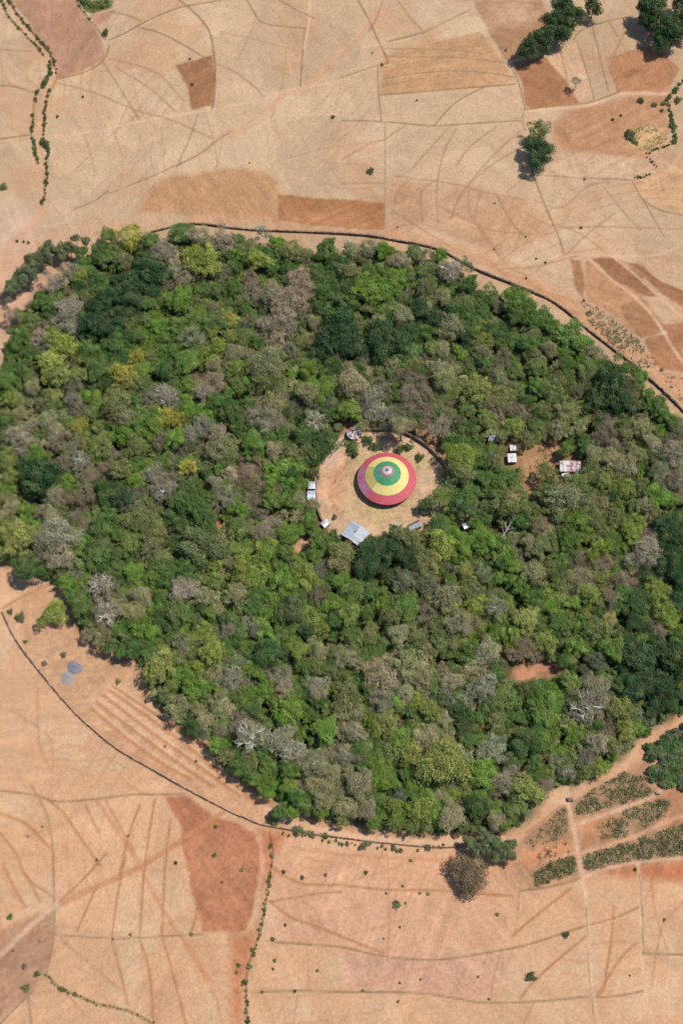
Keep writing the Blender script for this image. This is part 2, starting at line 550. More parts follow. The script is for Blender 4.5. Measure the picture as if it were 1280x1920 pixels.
# clearings
YARD = [(600, 862), (612, 832), (640, 815), (690, 808), (740, 808), (785, 825), (815, 852), (835, 880), (840, 920), (825, 965), (790, 990), (730, 1000), (670, 1015), (622, 1000), (603, 975), (594, 940), (593, 900)]
patch([(780, 800), (830, 810), (860, 860), (840, 890), (812, 850), (775, 820)], alb(206, 158, 122), soft=1.5, wob=4)
patch([(650, 795), (780, 795), (770, 812), (650, 808)], alb(206, 155, 116), soft=1.5, wob=4)
patch([(750, 1010), (800, 975), (850, 945), (905, 955), (960, 925), (1000, 900), (1010, 915), (940, 960), (880, 985), (830, 985), (780, 1015)], alb(203, 158, 120), soft=1.5, wob=4)
patch(YARD, alb(215, 178, 143), soft=1, wob=1.5, name='churchyard', rounded=True)
patch([(650, 850), (720, 835), (800, 860), (800, 950), (740, 985), (660, 975), (640, 930), (636, 880)], alb(203, 175, 125), soft=4, wob=7, rounded=True, mott=.3)
patch([(612, 860), (650, 850), (655, 900), (640, 960), (606, 960), (597, 900)], alb(213, 164, 124), soft=3, wob=5, rounded=True)
patch([(605, 838), (625, 825), (640, 860), (615, 880)], alb(226, 190, 160), soft=2, wob=3)
patch([(780, 890), (802, 885), (806, 930), (784, 945)], alb(222, 184, 150), soft=2, wob=3)
patch([(620, 838), (648, 822), (652, 828), (628, 845)], alb(146, 152, 118), soft=1, wob=3)
patch([(955, 925), (985, 880), (1010, 860), (1000, 835), (1050, 822), (1075, 850), (1040, 870), (1025, 905), (1000, 935)], alb(190, 148, 104), soft=3, wob=8, mott=.3)
patch([(940, 940), (968, 888), (955, 872), (968, 842), (1005, 812), (1068, 815), (1080, 860), (1045, 880), (1036, 910), (1010, 945)], alb(186, 144, 102), soft=3, wob=8, mott=.15)
patch([(958, 1258), (978, 1240), (1060, 1246), (1066, 1256), (1010, 1272), (972, 1288)], alb(207, 150, 116), soft=1.5, wob=4, name='bare_clearing')
patch([(548, 1030), (560, 1005), (580, 1018), (565, 1036)], alb(220, 172, 132), soft=1, wob=2, name='bare_clearing')
patch([(395, 992), (402, 976), (422, 980), (420, 992)], alb(205, 140, 104), soft=1, wob=2)
patch([(480, 968), (545, 960), (550, 975), (500, 982)], alb(190, 140, 110), soft=1, wob=2)
patch([(585, 690), (598, 678), (606, 700), (592, 705)], alb(224, 178, 140), soft=1, wob=2)
patch([(640, 1235), (700, 1205), (705, 1240), (660, 1270)], alb(196, 148, 110), soft=2, wob=4)
patch([(10, 610), (18, 560), (45, 540), (112, 498), (118, 506), (60, 556), (28, 612), (6, 700)], alb(216, 168, 138), soft=1.5, wob=2)
patch([(1262, 1100), (1290, 1085), (1290, 1110), (1268, 1115)], alb(210, 165, 130), soft=1)

# tracks, paths, ridges of grass and furrows
PATHC = newcat('dirt_track')
rl = random.Random(99)
for fam in range(95):                       # old plough marks: families of faint parallel arcs
    cx, cy = rl.uniform(-180, 180), rl.uniform(-200, 275)
    a0 = rl.uniform(0, 2 * math.pi); Rc = rl.uniform(25, 140); da = rl.uniform(20, 55) / Rc; sp = rl.uniform(3.5, 9)
    tone = alb(183, 134, 96) if cy > -40 else alb(196, 134, 92)
    for q in range(rl.randrange(3, 8)):
        r_ = Rc + q * sp
        ax0 = a0 + rl.uniform(-.12, .12); n_ = 8
        pts_ = np.array([[cx + r_ * math.cos(ax0 + da * k / n_) - Rc * math.cos(a0 + da / 2), cy + r_ * math.sin(ax0 + da * k / n_) - Rc * math.sin(a0 + da / 2)] for k in range(n_ + 1)])
        P = smooth(pts_)
        rr_ = dist_line(P, 2)
        if rr_ is None: continue
        s, D = rr_
        a = np.clip((.35 - D + .5 * n_edge[s]) / .7 + .5, 0, 1) * rl.uniform(.15, .5) * np.clip(n_mid[s] * 2.4 - .5, 0, 1)
        COLR[s] = COLR[s] * (1 - a[..., None]) + tone * a[..., None]
        HGT[s] -= .08 * a
BUND = newcat('grass_ridge')
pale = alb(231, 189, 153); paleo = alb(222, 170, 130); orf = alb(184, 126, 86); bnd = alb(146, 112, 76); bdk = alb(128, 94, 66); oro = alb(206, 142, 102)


def L_(kind, *pts, w=None, amt=None):
    if kind == 'pale': line(pts, w or 5, pale, amt or .8, dz=-.05, soft=1.0, name=PATHC if (w or 5) >= 5 else None)
    elif kind == 'track': line(pts, w or 6, paleo, amt or .85, dz=-.12, soft=.9, name=PATHC)
    elif kind == 'red': line(pts, w or 5, oro, amt or .85, dz=-.12, soft=.9, name=PATHC if (w or 5) >= 5 else None)
    elif kind == 'fur': line(pts, (w or 2.6) + .5, orf if np.mean([p_[1] for p_ in pts]) > 1000 else alb(178, 133, 97), min(1, (amt or .62) * 1.3), dz=-.12, soft=.8)
    elif kind == 'bund':
        line([(x + .6, y + (w or 2.6) * .8) for x, y in pts], (w or 2.6), straw, .45, soft=.9)
        line(pts, (w or 2.6) + .5, bnd, amt or .85, dz=.22, soft=.6, name=BUND)
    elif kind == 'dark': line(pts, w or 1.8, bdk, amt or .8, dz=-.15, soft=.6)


L_('bund', (143, -5), (155, 22), (175, 45), (198, 74), w=3)
L_('bund', (205, 75), (235, 62), (265, 45), (300, 28), (345, 12), (400, 3), (430, -5))
L_('bund', (330, -5), (355, 15), (380, 40), (395, 65), (402, 110), (404, 150), (398, 207), w=3)
L_('bund', (265, 53), (300, 62), (340, 82), (370, 100), (400, 118))
L_('fur', (404, 120), (440, 135), (480, 165), (495, 183))
L_('bund', (205, 85), (200, 105), (190, 118), (160, 135), (110, 148))
L_('bund', (192, 115), (215, 150), (240, 190), (262, 225), w=2.2)
L_('bund', (205, 22), (235, 28), (265, 40), w=2.2)
L_('bund', (460, -5), (475, 20), (490, 42), (530, 50), (572, 53), w=2.4)
L_('bund', (572, 53), (568, 90), (563, 165), w=2.4)
L_('pale', (583, -5), (578, 50), (570, 90), w=4)
L_('bund', (515, -5), (555, 18), (590, 35), w=2)
L_('bund', (0, 93), (60, 97), w=1.8); L_('bund', (-5, 160), (30, 163), (65, 174), w=3); L_('bund', (-5, 262), (40, 255), (58, 253), w=3)
L_('pale', (110, 255), (180, 245), (260, 228), (350, 213), (400, 205), (480, 188), (540, 170), (600, 158), (640, 150), w=4)
L_('track', (720, 15), (700, 40), (660, 75), (620, 115), (585, 155), (530, 180), (480, 220), (430, 250), w=7)
L_('fur', (430, 248), (400, 268), (380, 285), (330, 312), w=3, amt=.7)
L_('dark', (340, 305), (290, 328), (250, 345), (205, 362), (202, 357), (180, 375), (140, 392))
L_('fur', (105, 155), (180, 175), (250, 205), (320, 225), (400, 260))
L_('fur', (370, 215), (355, 260), (335, 305)); L_('pale', (640, 215), (560, 215), (520, 218), (450, 255), w=4)
L_('fur', (215, 125), (280, 165), (330, 210)); L_('fur', (205, 110), (290, 135), (345, 190))
L_('bund', (668, -5), (690, 35), (708, 75), (722, 103), (728, 118), w=2.8)
L_('bund', (728, 118), (700, 125), (640, 145), w=2)
L_('bund', (725, 78), (760, 70), (795, 60), w=2.2); L_('fur', (795, 60), (840, 38), (880, 18))
L_('fur', (740, -5), (770, 35), (795, 62)); L_('fur', (718, -5), (705, 35), (690, 60))
L_('bund', (708, 125), (710, 180), (715, 228), w=2)
L_('bund', (640, 226), (710, 228), (760, 232), (815, 236), (880, 232), (975, 226), w=2.6)
L_('bund', (712, 178), (790, 172), (870, 165), (900, 163), (965, 158), w=2.4)
L_('bund', (815, 235), (840, 205), (870, 182), (905, 165), w=2)
for q in ([(725, 107), (800, 107), (870, 110), (920, 115), (955, 120)], [(720, 92), (790, 92), (850, 95), (910, 103), (950, 120)],
          [(720, 148), (780, 138), (850, 133), (910, 137), (965, 145)]):
    L_('bund', *q, w=1.9, amt=.7)
L_('bund', (983, 205), (978, 228), (985, 245), w=2)
L_('pale', (983, 210), (1050, 203), (1100, 198), (1140, 185), (1160, 176), (1250, 176), w=6)
L_('bund', (983, 205), (1050, 198), (1100, 193), (1140, 180), (1160, 172), w=2.2)
L_('bund', (950, 110), (970, 150), (984, 203), w=2)
L_('bund', (1075, 75), (1085, 60), (1110, 48), (1150, 37), (1185, 30), w=2.4)
L_('bund', (1080, 75), (1095, 120), (1113, 185), w=2); L_('bund', (1110, 50), (1125, 110), (1140, 170), w=2)
L_('fur', (1050, 95), (1060, 140), (1065, 160)); L_('fur', (1180, 45), (1160, 80), (1150, 105)); L_('fur', (1140, 38), (1165, 85))
L_('bund', (988, 290), (1000, 330), (1025, 395), (1045, 440), (1058, 478), w=3)
L_('bund', (1010, 328), (1080, 333), (1190, 338), w=2)
L_('bund', (1185, 340), (1205, 375), (1240, 395), (1285, 405), w=2.4); L_('bund', (1205, 375), (1225, 410), (1245, 445), w=2)
L_('bund', (930, 365), (945, 395), (965, 425), (985, 445), w=2.2)
L_('bund', (722, 232), (722, 330), (721, 430), w=2, amt=.6)
for q in ([(720, 263), (740, 248), (760, 235)], [(840, 240), (790, 295), (770, 320)], [(855, 240), (830, 290), (818, 360), (820, 420)],
          [(930, 238), (880, 275), (855, 310)], [(975, 245), (930, 285), (890, 330), (860, 370), (845, 410)], [(970, 280), (920, 310), (880, 345)],
          [(735, 400), (745, 360), (770, 335)], [(790, 415), (790, 360), (815, 338)], [(735, 395), (790, 430), (840, 460)],
          [(820, 385), (880, 415), (920, 432), (1000, 440)], [(900, 360), (890, 410), (910, 440), (930, 470)], [(878, 345), (880, 400), (905, 440), (935, 480)],
          [(640, 345), (680, 343), (720, 343)], [(740, 330), (850, 345), (905, 360), (985, 375)], [(985, 330), (950, 360)], [(1000, 375), (1050, 390), (1100, 350), (1140, 340)],
          [(1045, 420), (1090, 440), (1130, 470)], [(985, 400), (1040, 425), (1130, 425), (1280, 430)], [(1130, 350), (1170, 400), (1200, 430)], [(640, 300), (690, 270), (720, 262)],
          [(905, 505), (1000, 500), (1080, 480)], [(935, 480), (960, 505), (985, 515)], [(1060, 478), (1100, 440), (1150, 400)]):
    L_('fur', *q, amt=.55)
for q in ([(120, 200), (160, 260), (180, 330)], [(210, 235), (230, 300), (225, 350)], [(130, 330), (200, 260), (250, 220)], [(420, 230), (410, 300), (400, 320)], [(440, 120), (470, 60), (480, 20)],
          [(410, 60), (500, 80), (570, 100)], [(480, 110), (520, 130), (560, 150)], [(560, 250), (600, 300), (690, 310)], [(530, 300), (600, 280), (700, 265)], [(20, 210), (25, 250)], [(15, 100), (40, 130), (60, 160)],
          [(600, 340), (650, 355), (700, 350)], [(300, 240), (310, 290)], [(250, 160), (265, 210), (290, 240)]):
    L_('fur', *q, w=1.8, amt=.4)
L_('pale', (905, 507), (1000, 490), (1080, 478), (1160, 480), (1230, 478), (1290, 455), w=4, amt=.6)
L_('red', (500, 428), (640, 434), (760, 448), (850, 474), (930, 506), (1000, 538), (1070, 582), (1140, 645), (1210, 695), (1285, 760), w=5, amt=.5)
L_('pale', (1107, 488), (1150, 528), (1190, 557), (1230, 602), (1260, 652), (1285, 685), w=5, amt=.9)
L_('pale', (1150, 482), (1190, 515), (1230, 552), (1290, 605), w=4.5, amt=.9)
L_('dark', (1190, 498), (1240, 530), (1290, 550), w=2)
L_('dark', (1090, 570), (1120, 610), (1160, 650), (1200, 688), (1285, 705), w=1.6, amt=.5)
L_('pale', (1200, 692), (1240, 695), (1290, 706), w=5, amt=.6)
L_('track', (12, 0), (60, 72), (97, 122), (100, 160), (80, 205), (76, 280), (80, 340), (76, 400), (40, 440), (10, 480), (-10, 600), w=10, amt=.7)
L_('pale', (80, 380), (140, 400), (90, 425), (0, 420), w=6, amt=.4)
# lower half
L_('bund', (60, 1475), (80, 1510), (92, 1540), (100, 1600), (102, 1690), (102, 1750), (95, 1790), (88, 1825), w=2.6)
L_('bund', (-5, 1482), (60, 1490), (110, 1503), (180, 1498), (250, 1490), (300, 1490), (345, 1488), w=2.4)
L_('red', (415, 1525), (370, 1555), (300, 1600), (230, 1640), (170, 1665), (108, 1695), w=9, amt=.8)
L_('fur', (405, 1535), (370, 1560), (300, 1606), (230, 1646), (170, 1671), (110, 1700), w=1.6)
L_('pale', (108, 1695), (60, 1735), (-5, 1798), w=9, amt=.7)
L_('red', (180, 1500), (215, 1550), (240, 1590), (262, 1625), (290, 1680), (330, 1745), w=6, amt=.7)
L_('fur', (198, 1500), (230, 1560), (262, 1615))
L_('red', (335, 1752), (365, 1800), (400, 1860), (418, 1925), w=5, amt=.75); L_('red', (345, 1760), (390, 1830), (434, 1882), w=4, amt=.7)
for q in ([(90, 1500), (120, 1525), (150, 1570), (190, 1625)], [(200, 1600), (150, 1655), (112, 1690)], [(-5, 1523), (50, 1545), (92, 1590)],
          [(-5, 1555), (30, 1600), (50, 1645), (97, 1680)], [(5, 1620), (30, 1670), (48, 1700)], [(290, 1500), (280, 1560), (270, 1640), (262, 1755)],
          [(320, 1535), (310, 1620), (303, 1755)], [(235, 1605), (222, 1670), (210, 1755)], [(180, 1665), (160, 1710), (145, 1745)], [(262, 1510), (240, 1570), (225, 1640)],
          [(210, 1762), (225, 1820), (240, 1885)], [(262, 1762), (280, 1820), (287, 1910)], [(305, 1760), (325, 1830), (350, 1925)],
          [(50, 1640), (75, 1690)], [(360, 1650), (370, 1700), (358, 1750)], [(160, 1510), (185, 1560)],
          [(500, 1620), (560, 1655), (640, 1660), (720, 1668), (820, 1670), (960, 1680)], [(505, 1690), (545, 1720), (600, 1740), (720, 1788)],
          [(510, 1690), (600, 1675), (640, 1672)], [(960, 1755), (1000, 1720), (1070, 1665)], [(1095, 1757), (1050, 1795), (1000, 1840), (975, 1872)],
          [(1120, 1865), (1160, 1800), (1190, 1770)], [(1130, 1860), (1145, 1760), (1150, 1700)]):
    L_('fur', *q, w=2.9, amt=.85)
for q in ([(110, 1757), (160, 1800), (230, 1860)], [(60, 1862), (120, 1862), (160, 1905)], [(965, 1750), (970, 1700), (975, 1650)], [(940, 1780), (925, 1830), (920, 1880)],
          [(725, 1600), (730, 1700), (725, 1800)], [(1110, 1770), (1160, 1765), (1200, 1768)], [(1220, 1620), (1225, 1700), (1250, 1780)], [(1280, 1690), (1240, 1740), (1220, 1850)],
          [(70, 1290), (75, 1400), (100, 1450)], [(20, 1330), (90, 1380), (100, 1440)], [(575, 1775), (580, 1860)], [(1000, 1880), (980, 1920)], [(215, 1440), (240, 1470), (270, 1490)]):
    L_('fur', *q, w=2.2, amt=.45)
L_('pale', (500, 1515), (540, 1545), (600, 1556), (680, 1570), (760, 1576), (850, 1578), (940, 1572), w=8, amt=.9)
L_('bund', (102, 1753), (160, 1757), (230, 1760), (300, 1756), (380, 1752), w=2.2)
L_('bund', (88, 1828), (110, 1850), (150, 1870), (190, 1885), (240, 1895), (290, 1922), w=4)
L_('bund', (60, 1860), (30, 1890), (-5, 1925), w=2.4); L_('bund', (52, 1860), (60, 1925), w=2.4)
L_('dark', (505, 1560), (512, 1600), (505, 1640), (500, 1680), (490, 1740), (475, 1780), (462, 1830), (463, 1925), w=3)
L_('pale', (487, 1570), (492, 1620), (484, 1690), (478, 1720), w=4, amt=.5)
L_('bund', (500, 1765), (560, 1770), (640, 1776), (700, 1790), (760, 1798), (820, 1800), (880, 1792), (950, 1780), (1000, 1768), (1100, 1735), w=3)
L_('bund', (1107, 1733), (1150, 1722), (1198, 1700), w=2.4)
L_('bund', (485, 1860), (560, 1858), (640, 1860), (760, 1861), (830, 1868), (900, 1880), (960, 1880), (1040, 1875), (1105, 1868), w=2.6)
L_('bund', (1110, 1870), (1160, 1867), (1205, 1858), w=2.6)
L_('bund', (975, 1670), (1020, 1665), (1080, 1650), (1092, 1642), w=2.6)
L_('pale', (1097, 1643), (1140, 1628), (1200, 1616), (1290, 1608), w=4)
L_('pale', (1195, 1620), (1200, 1680), (1202, 1750), (1205, 1820), (1215, 1880), (1228, 1925), w=5)
L_('bund', (1198, 1640), (1203, 1700), (1205, 1790), w=1.8); L_('bund', (1205, 1788), (1285, 1790), w=2.2)
L_('track', (1290, 1345), (1230, 1385), (1170, 1438), (1110, 1474), (1060, 1500), (1000, 1547), (968, 1575), w=11)
L_('pale', (1062, 1478), (1062, 1500), (1050, 1505), (1020, 1495), w=14, amt=.7)
L_('pale', (1062, 1500), (1070, 1530), (1082, 1590), (1090, 1640), (1100, 1700), (1103, 1760), (1107, 1840), (1120, 1925), w=8, amt=.85)
L_('bund', (1098, 1700), (1101, 1760), (1105, 1840), (1116, 1925), w=1.8, amt=.7)
L_('track', (1290, 1525), (1240, 1545), (1190, 1568), (1140, 1585), (1085, 1600), (1020, 1613), w=7)
L_('red', (1020, 1613), (980, 1618), (930, 1622), (860, 1614), (760, 1610), (640, 1602), (550, 1590), w=5, amt=.6)
L_('pale', (1090, 1542), (1150, 1522), (1215, 1497), (1235, 1485), w=6, amt=.7)
L_('dark', (1055, 1508), (1020, 1535), (985, 1562), w=1.5, amt=.6)
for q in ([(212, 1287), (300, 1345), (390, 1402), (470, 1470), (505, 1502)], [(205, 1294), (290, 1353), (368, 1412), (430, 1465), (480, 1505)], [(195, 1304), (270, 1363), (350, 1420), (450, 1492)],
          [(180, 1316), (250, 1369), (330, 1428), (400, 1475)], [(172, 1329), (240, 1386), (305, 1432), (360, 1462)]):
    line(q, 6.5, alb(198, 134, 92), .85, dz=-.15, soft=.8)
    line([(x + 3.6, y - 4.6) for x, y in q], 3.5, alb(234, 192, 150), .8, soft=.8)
L_('red', (120, 1310), (165, 1352), (220, 1398), (280, 1432), (350, 1472), (440, 1520), w=3.5, amt=.45)
L_('fur', (5, 1140), (60, 1110), (110, 1090)); L_('pale', (-5, 1140), (50, 1100), (110, 1085), w=5, amt=.6)

L_('pale', (745, 955), (770, 975), (815, 960), (850, 940), w=6, amt=.45)
L_('pale', (612, 840), (606, 870), (610, 930), (622, 970), w=8, amt=.4)
L_('pale', (790, 900), (795, 940), (775, 965), (720, 985), (690, 985), w=7, amt=.4)
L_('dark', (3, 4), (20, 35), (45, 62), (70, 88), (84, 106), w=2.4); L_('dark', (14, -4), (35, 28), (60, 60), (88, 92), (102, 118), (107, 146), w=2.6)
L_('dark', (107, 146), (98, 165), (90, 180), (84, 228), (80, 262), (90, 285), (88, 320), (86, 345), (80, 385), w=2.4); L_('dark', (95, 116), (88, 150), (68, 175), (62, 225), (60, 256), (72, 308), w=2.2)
# churchyard dimples and molehills
for (x, y, r_) in ((625, 950, 4), (631, 956, 3), (639, 961, 4), (804, 877, 5), (812, 869, 5), (802, 850, 3), (624, 848, 2), (607, 893, 2), (628, 902, 2.5), (622, 905, 2.5), (644, 879, 2.5), (650, 869, 2.5), (630, 930, 2), (617, 932, 2.5), (643, 920, 2)):
    c = G(x, y)
    q = r_ * mpp(y)
    i, j = int((c.x - X0) / STEP), int((c.y - Y0) / STEP)
    s = (slice(j - 8, j + 9), slice(i - 8, i + 9))
    D = np.hypot(PX[s] - c.x, PY[s] - c.y)
    HGT[s] -= 0.35 * np.exp(-(D / q) ** 2)
    a = (np.exp(-(D / q) ** 2) * .65)[..., None]
    COLR[s] = COLR[s] * (1 - a) + alb(150, 110, 72) * a
HGT = np.where(np.isfinite(HGT), HGT, 0)

# ground material: the plots' own colour with grain on top
GM, t, out = new_mat('soil')
N, L = t.nodes, t.links
at = N.new('ShaderNodeAttribute'); at.attribute_name = 'soil'
geo = N.new('ShaderNodeNewGeometry')
n1 = N.new('ShaderNodeTexNoise'); n1.inputs['Scale'].default_value = 1.0; n1.inputs['Detail'].default_value = 4; n1.inputs['Roughness'].default_value = .7
n2 = N.new('ShaderNodeTexNoise'); n2.inputs['Scale'].default_value = 0.11; n2.inputs['Detail'].default_value = 6; n2.inputs['Roughness'].default_value = .65
L.new(geo.outputs['Position'], n1.inputs['Vector']); L.new(geo.outputs['Position'], n2.inputs['Vector'])
m1 = N.new('ShaderNodeMapRange'); m1.inputs['From Min'].default_value = .25; m1.inputs['From Max'].default_value = .75; m1.inputs['To Min'].default_value = .77; m1.inputs['To Max'].default_value = 1.23
m2 = N.new('ShaderNodeMapRange'); m2.inputs['From Min'].default_value = .3; m2.inputs['From Max'].default_value = .7; m2.inputs['To Min'].default_value = .93; m2.inputs['To Max'].default_value = 1.07
L.new(n1.outputs['Fac'], m1.inputs['Value']); L.new(n2.outputs['Fac'], m2.inputs['Value'])
mu = N.new('ShaderNodeMath'); mu.operation = 'MULTIPLY'
L.new(m1.outputs[0], mu.inputs[0]); L.new(m2.outputs[0], mu.inputs[1])
hs = N.new('ShaderNodeHueSaturation'); L.new(mu.outputs[0], hs.inputs['Value']); L.new(at.outputs['Color'], hs.inputs['Color'])
df = N.new('ShaderNodeBsdfDiffuse'); L.new(hs.outputs[0], df.inputs[0]); L.new(df.outputs[0], out.inputs[0])

cells = np.empty((NY - 1, NX - 1, 4), dtype=np.int64)
idx = np.arange(NX * NY).reshape(NY, NX)
cells[..., 0] = idx[:-1, :-1]; cells[..., 1] = idx[:-1, 1:]; cells[..., 2] = idx[1:, 1:]; cells[..., 3] = idx[1:, :-1]
ccat = CAT[:-1, :-1]
VX = np.stack([PX, PY, HGT], -1).reshape(-1, 3)
CF = np.clip(COLR, 0.004, 0.9).reshape(-1, 3)


def grid_mesh(name, faces, extra=None):
    u, inv = np.unique(faces.reshape(-1), return_inverse=True)
    v = VX[u]; c = CF[u]
    f = inv.reshape(-1, 4)
    if extra is not None:
        ev, ef, ec = extra
        f = np.vstack([f, ef + len(v)])
        v = np.vstack([v, ev]); c = np.vstack([c, ec])
    me = bpy.data.meshes.new(name)
    me.vertices.add(len(v)); me.vertices.foreach_set('co', v.reshape(-1).astype(np.float32))
    n = len(f)
    me.loops.add(n * 4); me.loops.foreach_set('vertex_index', f.reshape(-1).astype(np.int32))
    me.polygons.add(n); me.polygons.foreach_set('loop_start', np.arange(0, n * 4, 4, dtype=np.int32))
    me.update(calc_edges=True)
    a = me.attributes.new('soil', 'FLOAT_COLOR', 'POINT')
    c4 = np.ones((len(v), 4), dtype=np.float32); c4[:, :3] = c
    a.data.foreach_set('color', c4.reshape(-1))
    return me


# outer sheet to the horizon: a frame of quads round the relief
R_ = 6000.0
xs = [-R_, -2000, -800, -400, X0, *np.linspace(X0, gx[-1], 9)[1:-1], gx[-1], 400, 800, 2000, R_]
ys = [-R_, -2000, -800, -400, Y0, *np.linspace(Y0, gy[-1], 9)[1:-1], gy[-1], 400, 800, 2000, R_]
ev = np.array([[x, y, -0.12] for y in ys for x in xs]); W_ = len(xs)
ef = np.array([[j * W_ + i, j * W_ + i + 1, (j + 1) * W_ + i + 1, (j + 1) * W_ + i] for j in range(len(ys) - 1) for i in range(W_ - 1)
               if not (4 <= i < 12 and 4 <= j < 12)])
ec = np.array([upper if v[1] > 0 else lower for v in ev])
flat = cells.reshape(-1, 4)
cc = ccat.reshape(-1)
o = link('ground', grid_mesh('ground', flat[cc == 0], (ev, ef, ec)), GM)
tag(o, 'dry pale tan farmland with faint furrows all around the round forest', kind='structure')
for k, (nm, lb, kd) in CATS.items():
    fk = flat[cc == k]
    if len(fk) == 0: continue
    o = link(nm, grid_mesh(nm, fk), GM)
    tag(o, kind='structure')

# ------------------------------------------------------------------ tree building blocks (unit crown radius)
def leaves_on(P, Nn, size, jit=0.55, asp=1.6, rg=None):
    """quads at points P facing roughly Nn"""
    rg = rg or rng
    n = len(P)
    nn = Nn + rg.normal(0, jit, (n, 3))
    nn /= np.linalg.norm(nn, axis=1, keepdims=True) + 1e-9
    t = np.cross(nn, rg.normal(0, 1, (n, 3)))
    t /= np.linalg.norm(t, axis=1, keepdims=True) + 1e-9
    b = np.cross(nn, t)
    s = size * rg.uniform(.6, 1.3, (n, 1))
    t = t * s * asp * .5; b = b * s * .5
    return np.stack([P - t, P + b * rg.uniform(.6, 1.1, (n, 1)), P + t, P - b * rg.uniform(.6, 1.1, (n, 1))], 1)


def puffs(seed, n, dome=0.7, rmin=.2, rmax=.36, spread=.75, low=-.35):
    rg = np.random.default_rng(seed)
    out = []
    k = 0
    while len(out) < n and k < 5000:
        k += 1
        v = rg.normal(0, 1, 3); v /= np.linalg.norm(v)
        if v[2] < low: continue
        rad = rg.uniform(.78, 1.0) * spread
        lump = 1 + .22 * math.sin(3 * math.atan2(v[1], v[0]) + seed) + .1 * math.sin(5 * math.atan2(v[1], v[0]) + 2 * seed)
        c = v * rad * np.array([lump, lump, dome])
        r = rg.uniform(rmin, rmax)
        if any(np.linalg.norm(c - q[0]) < .55 * min(r, q[1]) for q in out): continue
        out.append((c, r))
    out.append((np.zeros(3), .62 * spread / .75))
    return out


def crown_leafy(seed, npuff=26, nleaf=4200, size=.075, dome=.72, rmin=.2, rmax=.36, jit=.5, asp=1.5, low=-.35, spread=.74, void=.0):
    rg = np.random.default_rng(seed + 100)
    pf = puffs(seed, npuff, dome, rmin, rmax, spread, low)
    wts = np.array([p[1] ** 2 for p in pf]); wts /= wts.sum()
    Ps, Ns, Ls = [], [], []
    for (c, r), wt in zip(pf, wts):
        n = max(8, int(nleaf * wt))
        v = rg.normal(0, 1, (n, 3)); v /= np.linalg.norm(v, axis=1, keepdims=True)
        v[:, 2] = np.where(v[:, 2] < -.3, -v[:, 2], v[:, 2])
        lum = 1 + .16 * np.sin(v[:, 0] * 7 + seed) * np.sin(v[:, 1] * 8 + seed * 2) + .12 * np.sin(v[:, 2] * 9)
        rr = r * lum * rg.uniform(.72, 1.06, n)
        p = c + v * rr[:, None] * np.array([1, 1, .85])
        keep = rg.uniform(0, 1, n) > void * (vnoise(p[:, 0] * 5 + 50, p[:, 1] * 5 + 50, seed) > .5)
        Ps.append(p[keep]); Ns.append((v + np.array([0, 0, .35]))[keep])
        Ls.append(np.clip(rg.normal(.42, .19, n) + rg.normal(0, .16), 0, 1)[keep])
    P, Nn, Lv = np.vstack(Ps), np.vstack(Ns), np.concatenate(Ls)
    # ragged outline: noise pushes the surface in and out, a few sprays stand away from it
    q = 1 + (.42 if low > -.5 else .2) * (fbm(P[:, 0] * 2.6 + 9 + P[:, 2] * 1.7, P[:, 1] * 2.6 + 5 - P[:, 2] * 1.3, seed + 3, 3) - .5) * 2
    P = P * q[:, None] * np.array([rg.uniform(.86, 1.12), rg.uniform(.86, 1.12), 1])
    sp = rg.random(len(P)) < (.02 if low <= -.5 else .07)
    P[sp] *= rg.uniform(1.02, 1.2, (sp.sum(), 1))
    return leaves_on(P, Nn, size, jit, asp, rg), Lv


def branches(seed, nmain=5, depth=4, up=.5, r0=.05, curl=.35):
    """tapering limbs reaching out from the trunk head; returns segments (p0,p1,r0,r1)"""
    rr = random.Random(seed)
    segs = []

    def grow(p, d, ln, r, dep):
        n = 3
        for k in range(n):
            d2 = (d + Vector((rr.uniform(-1, 1), rr.uniform(-1, 1), rr.uniform(-.5, .7))) * curl).normalized()
            q = p + d2 * (ln / n)
            r2 = r * (.84 if k < n - 1 else .72)
            segs.append((p.copy(), q.copy(), r, r2, dep))
            if dep > 0 and k >= 0 and rr.random() < (.9 if k else .35):
                side = Vector((rr.uniform(-1, 1), rr.uniform(-1, 1), rr.uniform(-.2, .8)))
                grow(q, (d2 + side * .95).normalized(), ln * rr.uniform(.5, .72), r2 * .66, dep - 1)
            p, d, r = q, d2, r2
        if dep > 0:
            grow(p, d, ln * .6, r, dep - 1)

    a0 = rr.uniform(0, 6.28)
    for i in range(nmain):
        a = a0 + 2 * math.pi * i / nmain + rr.uniform(-.4, .4)
        e = rr.uniform(.15, .75) + (up - .5)
        grow(Vector((0, 0, -.45)), Vector((math.cos(a), math.sin(a), e + .3)).normalized(), rr.uniform(.48, .62), r0 * rr.uniform(.8, 1.1), depth)
    return segs


def seg_clip(segs, lim=1.1):
    return [s for s in segs if s[1].length < lim]


def limb_mesh(name, segs, mindep=1):
    m = MB()
    for p, q, r, r2, dep in segs:
        if dep >= mindep:
            m.tube(p, q, r, r2, 5 if dep > 2 else 3)
    return m.mesh(name)


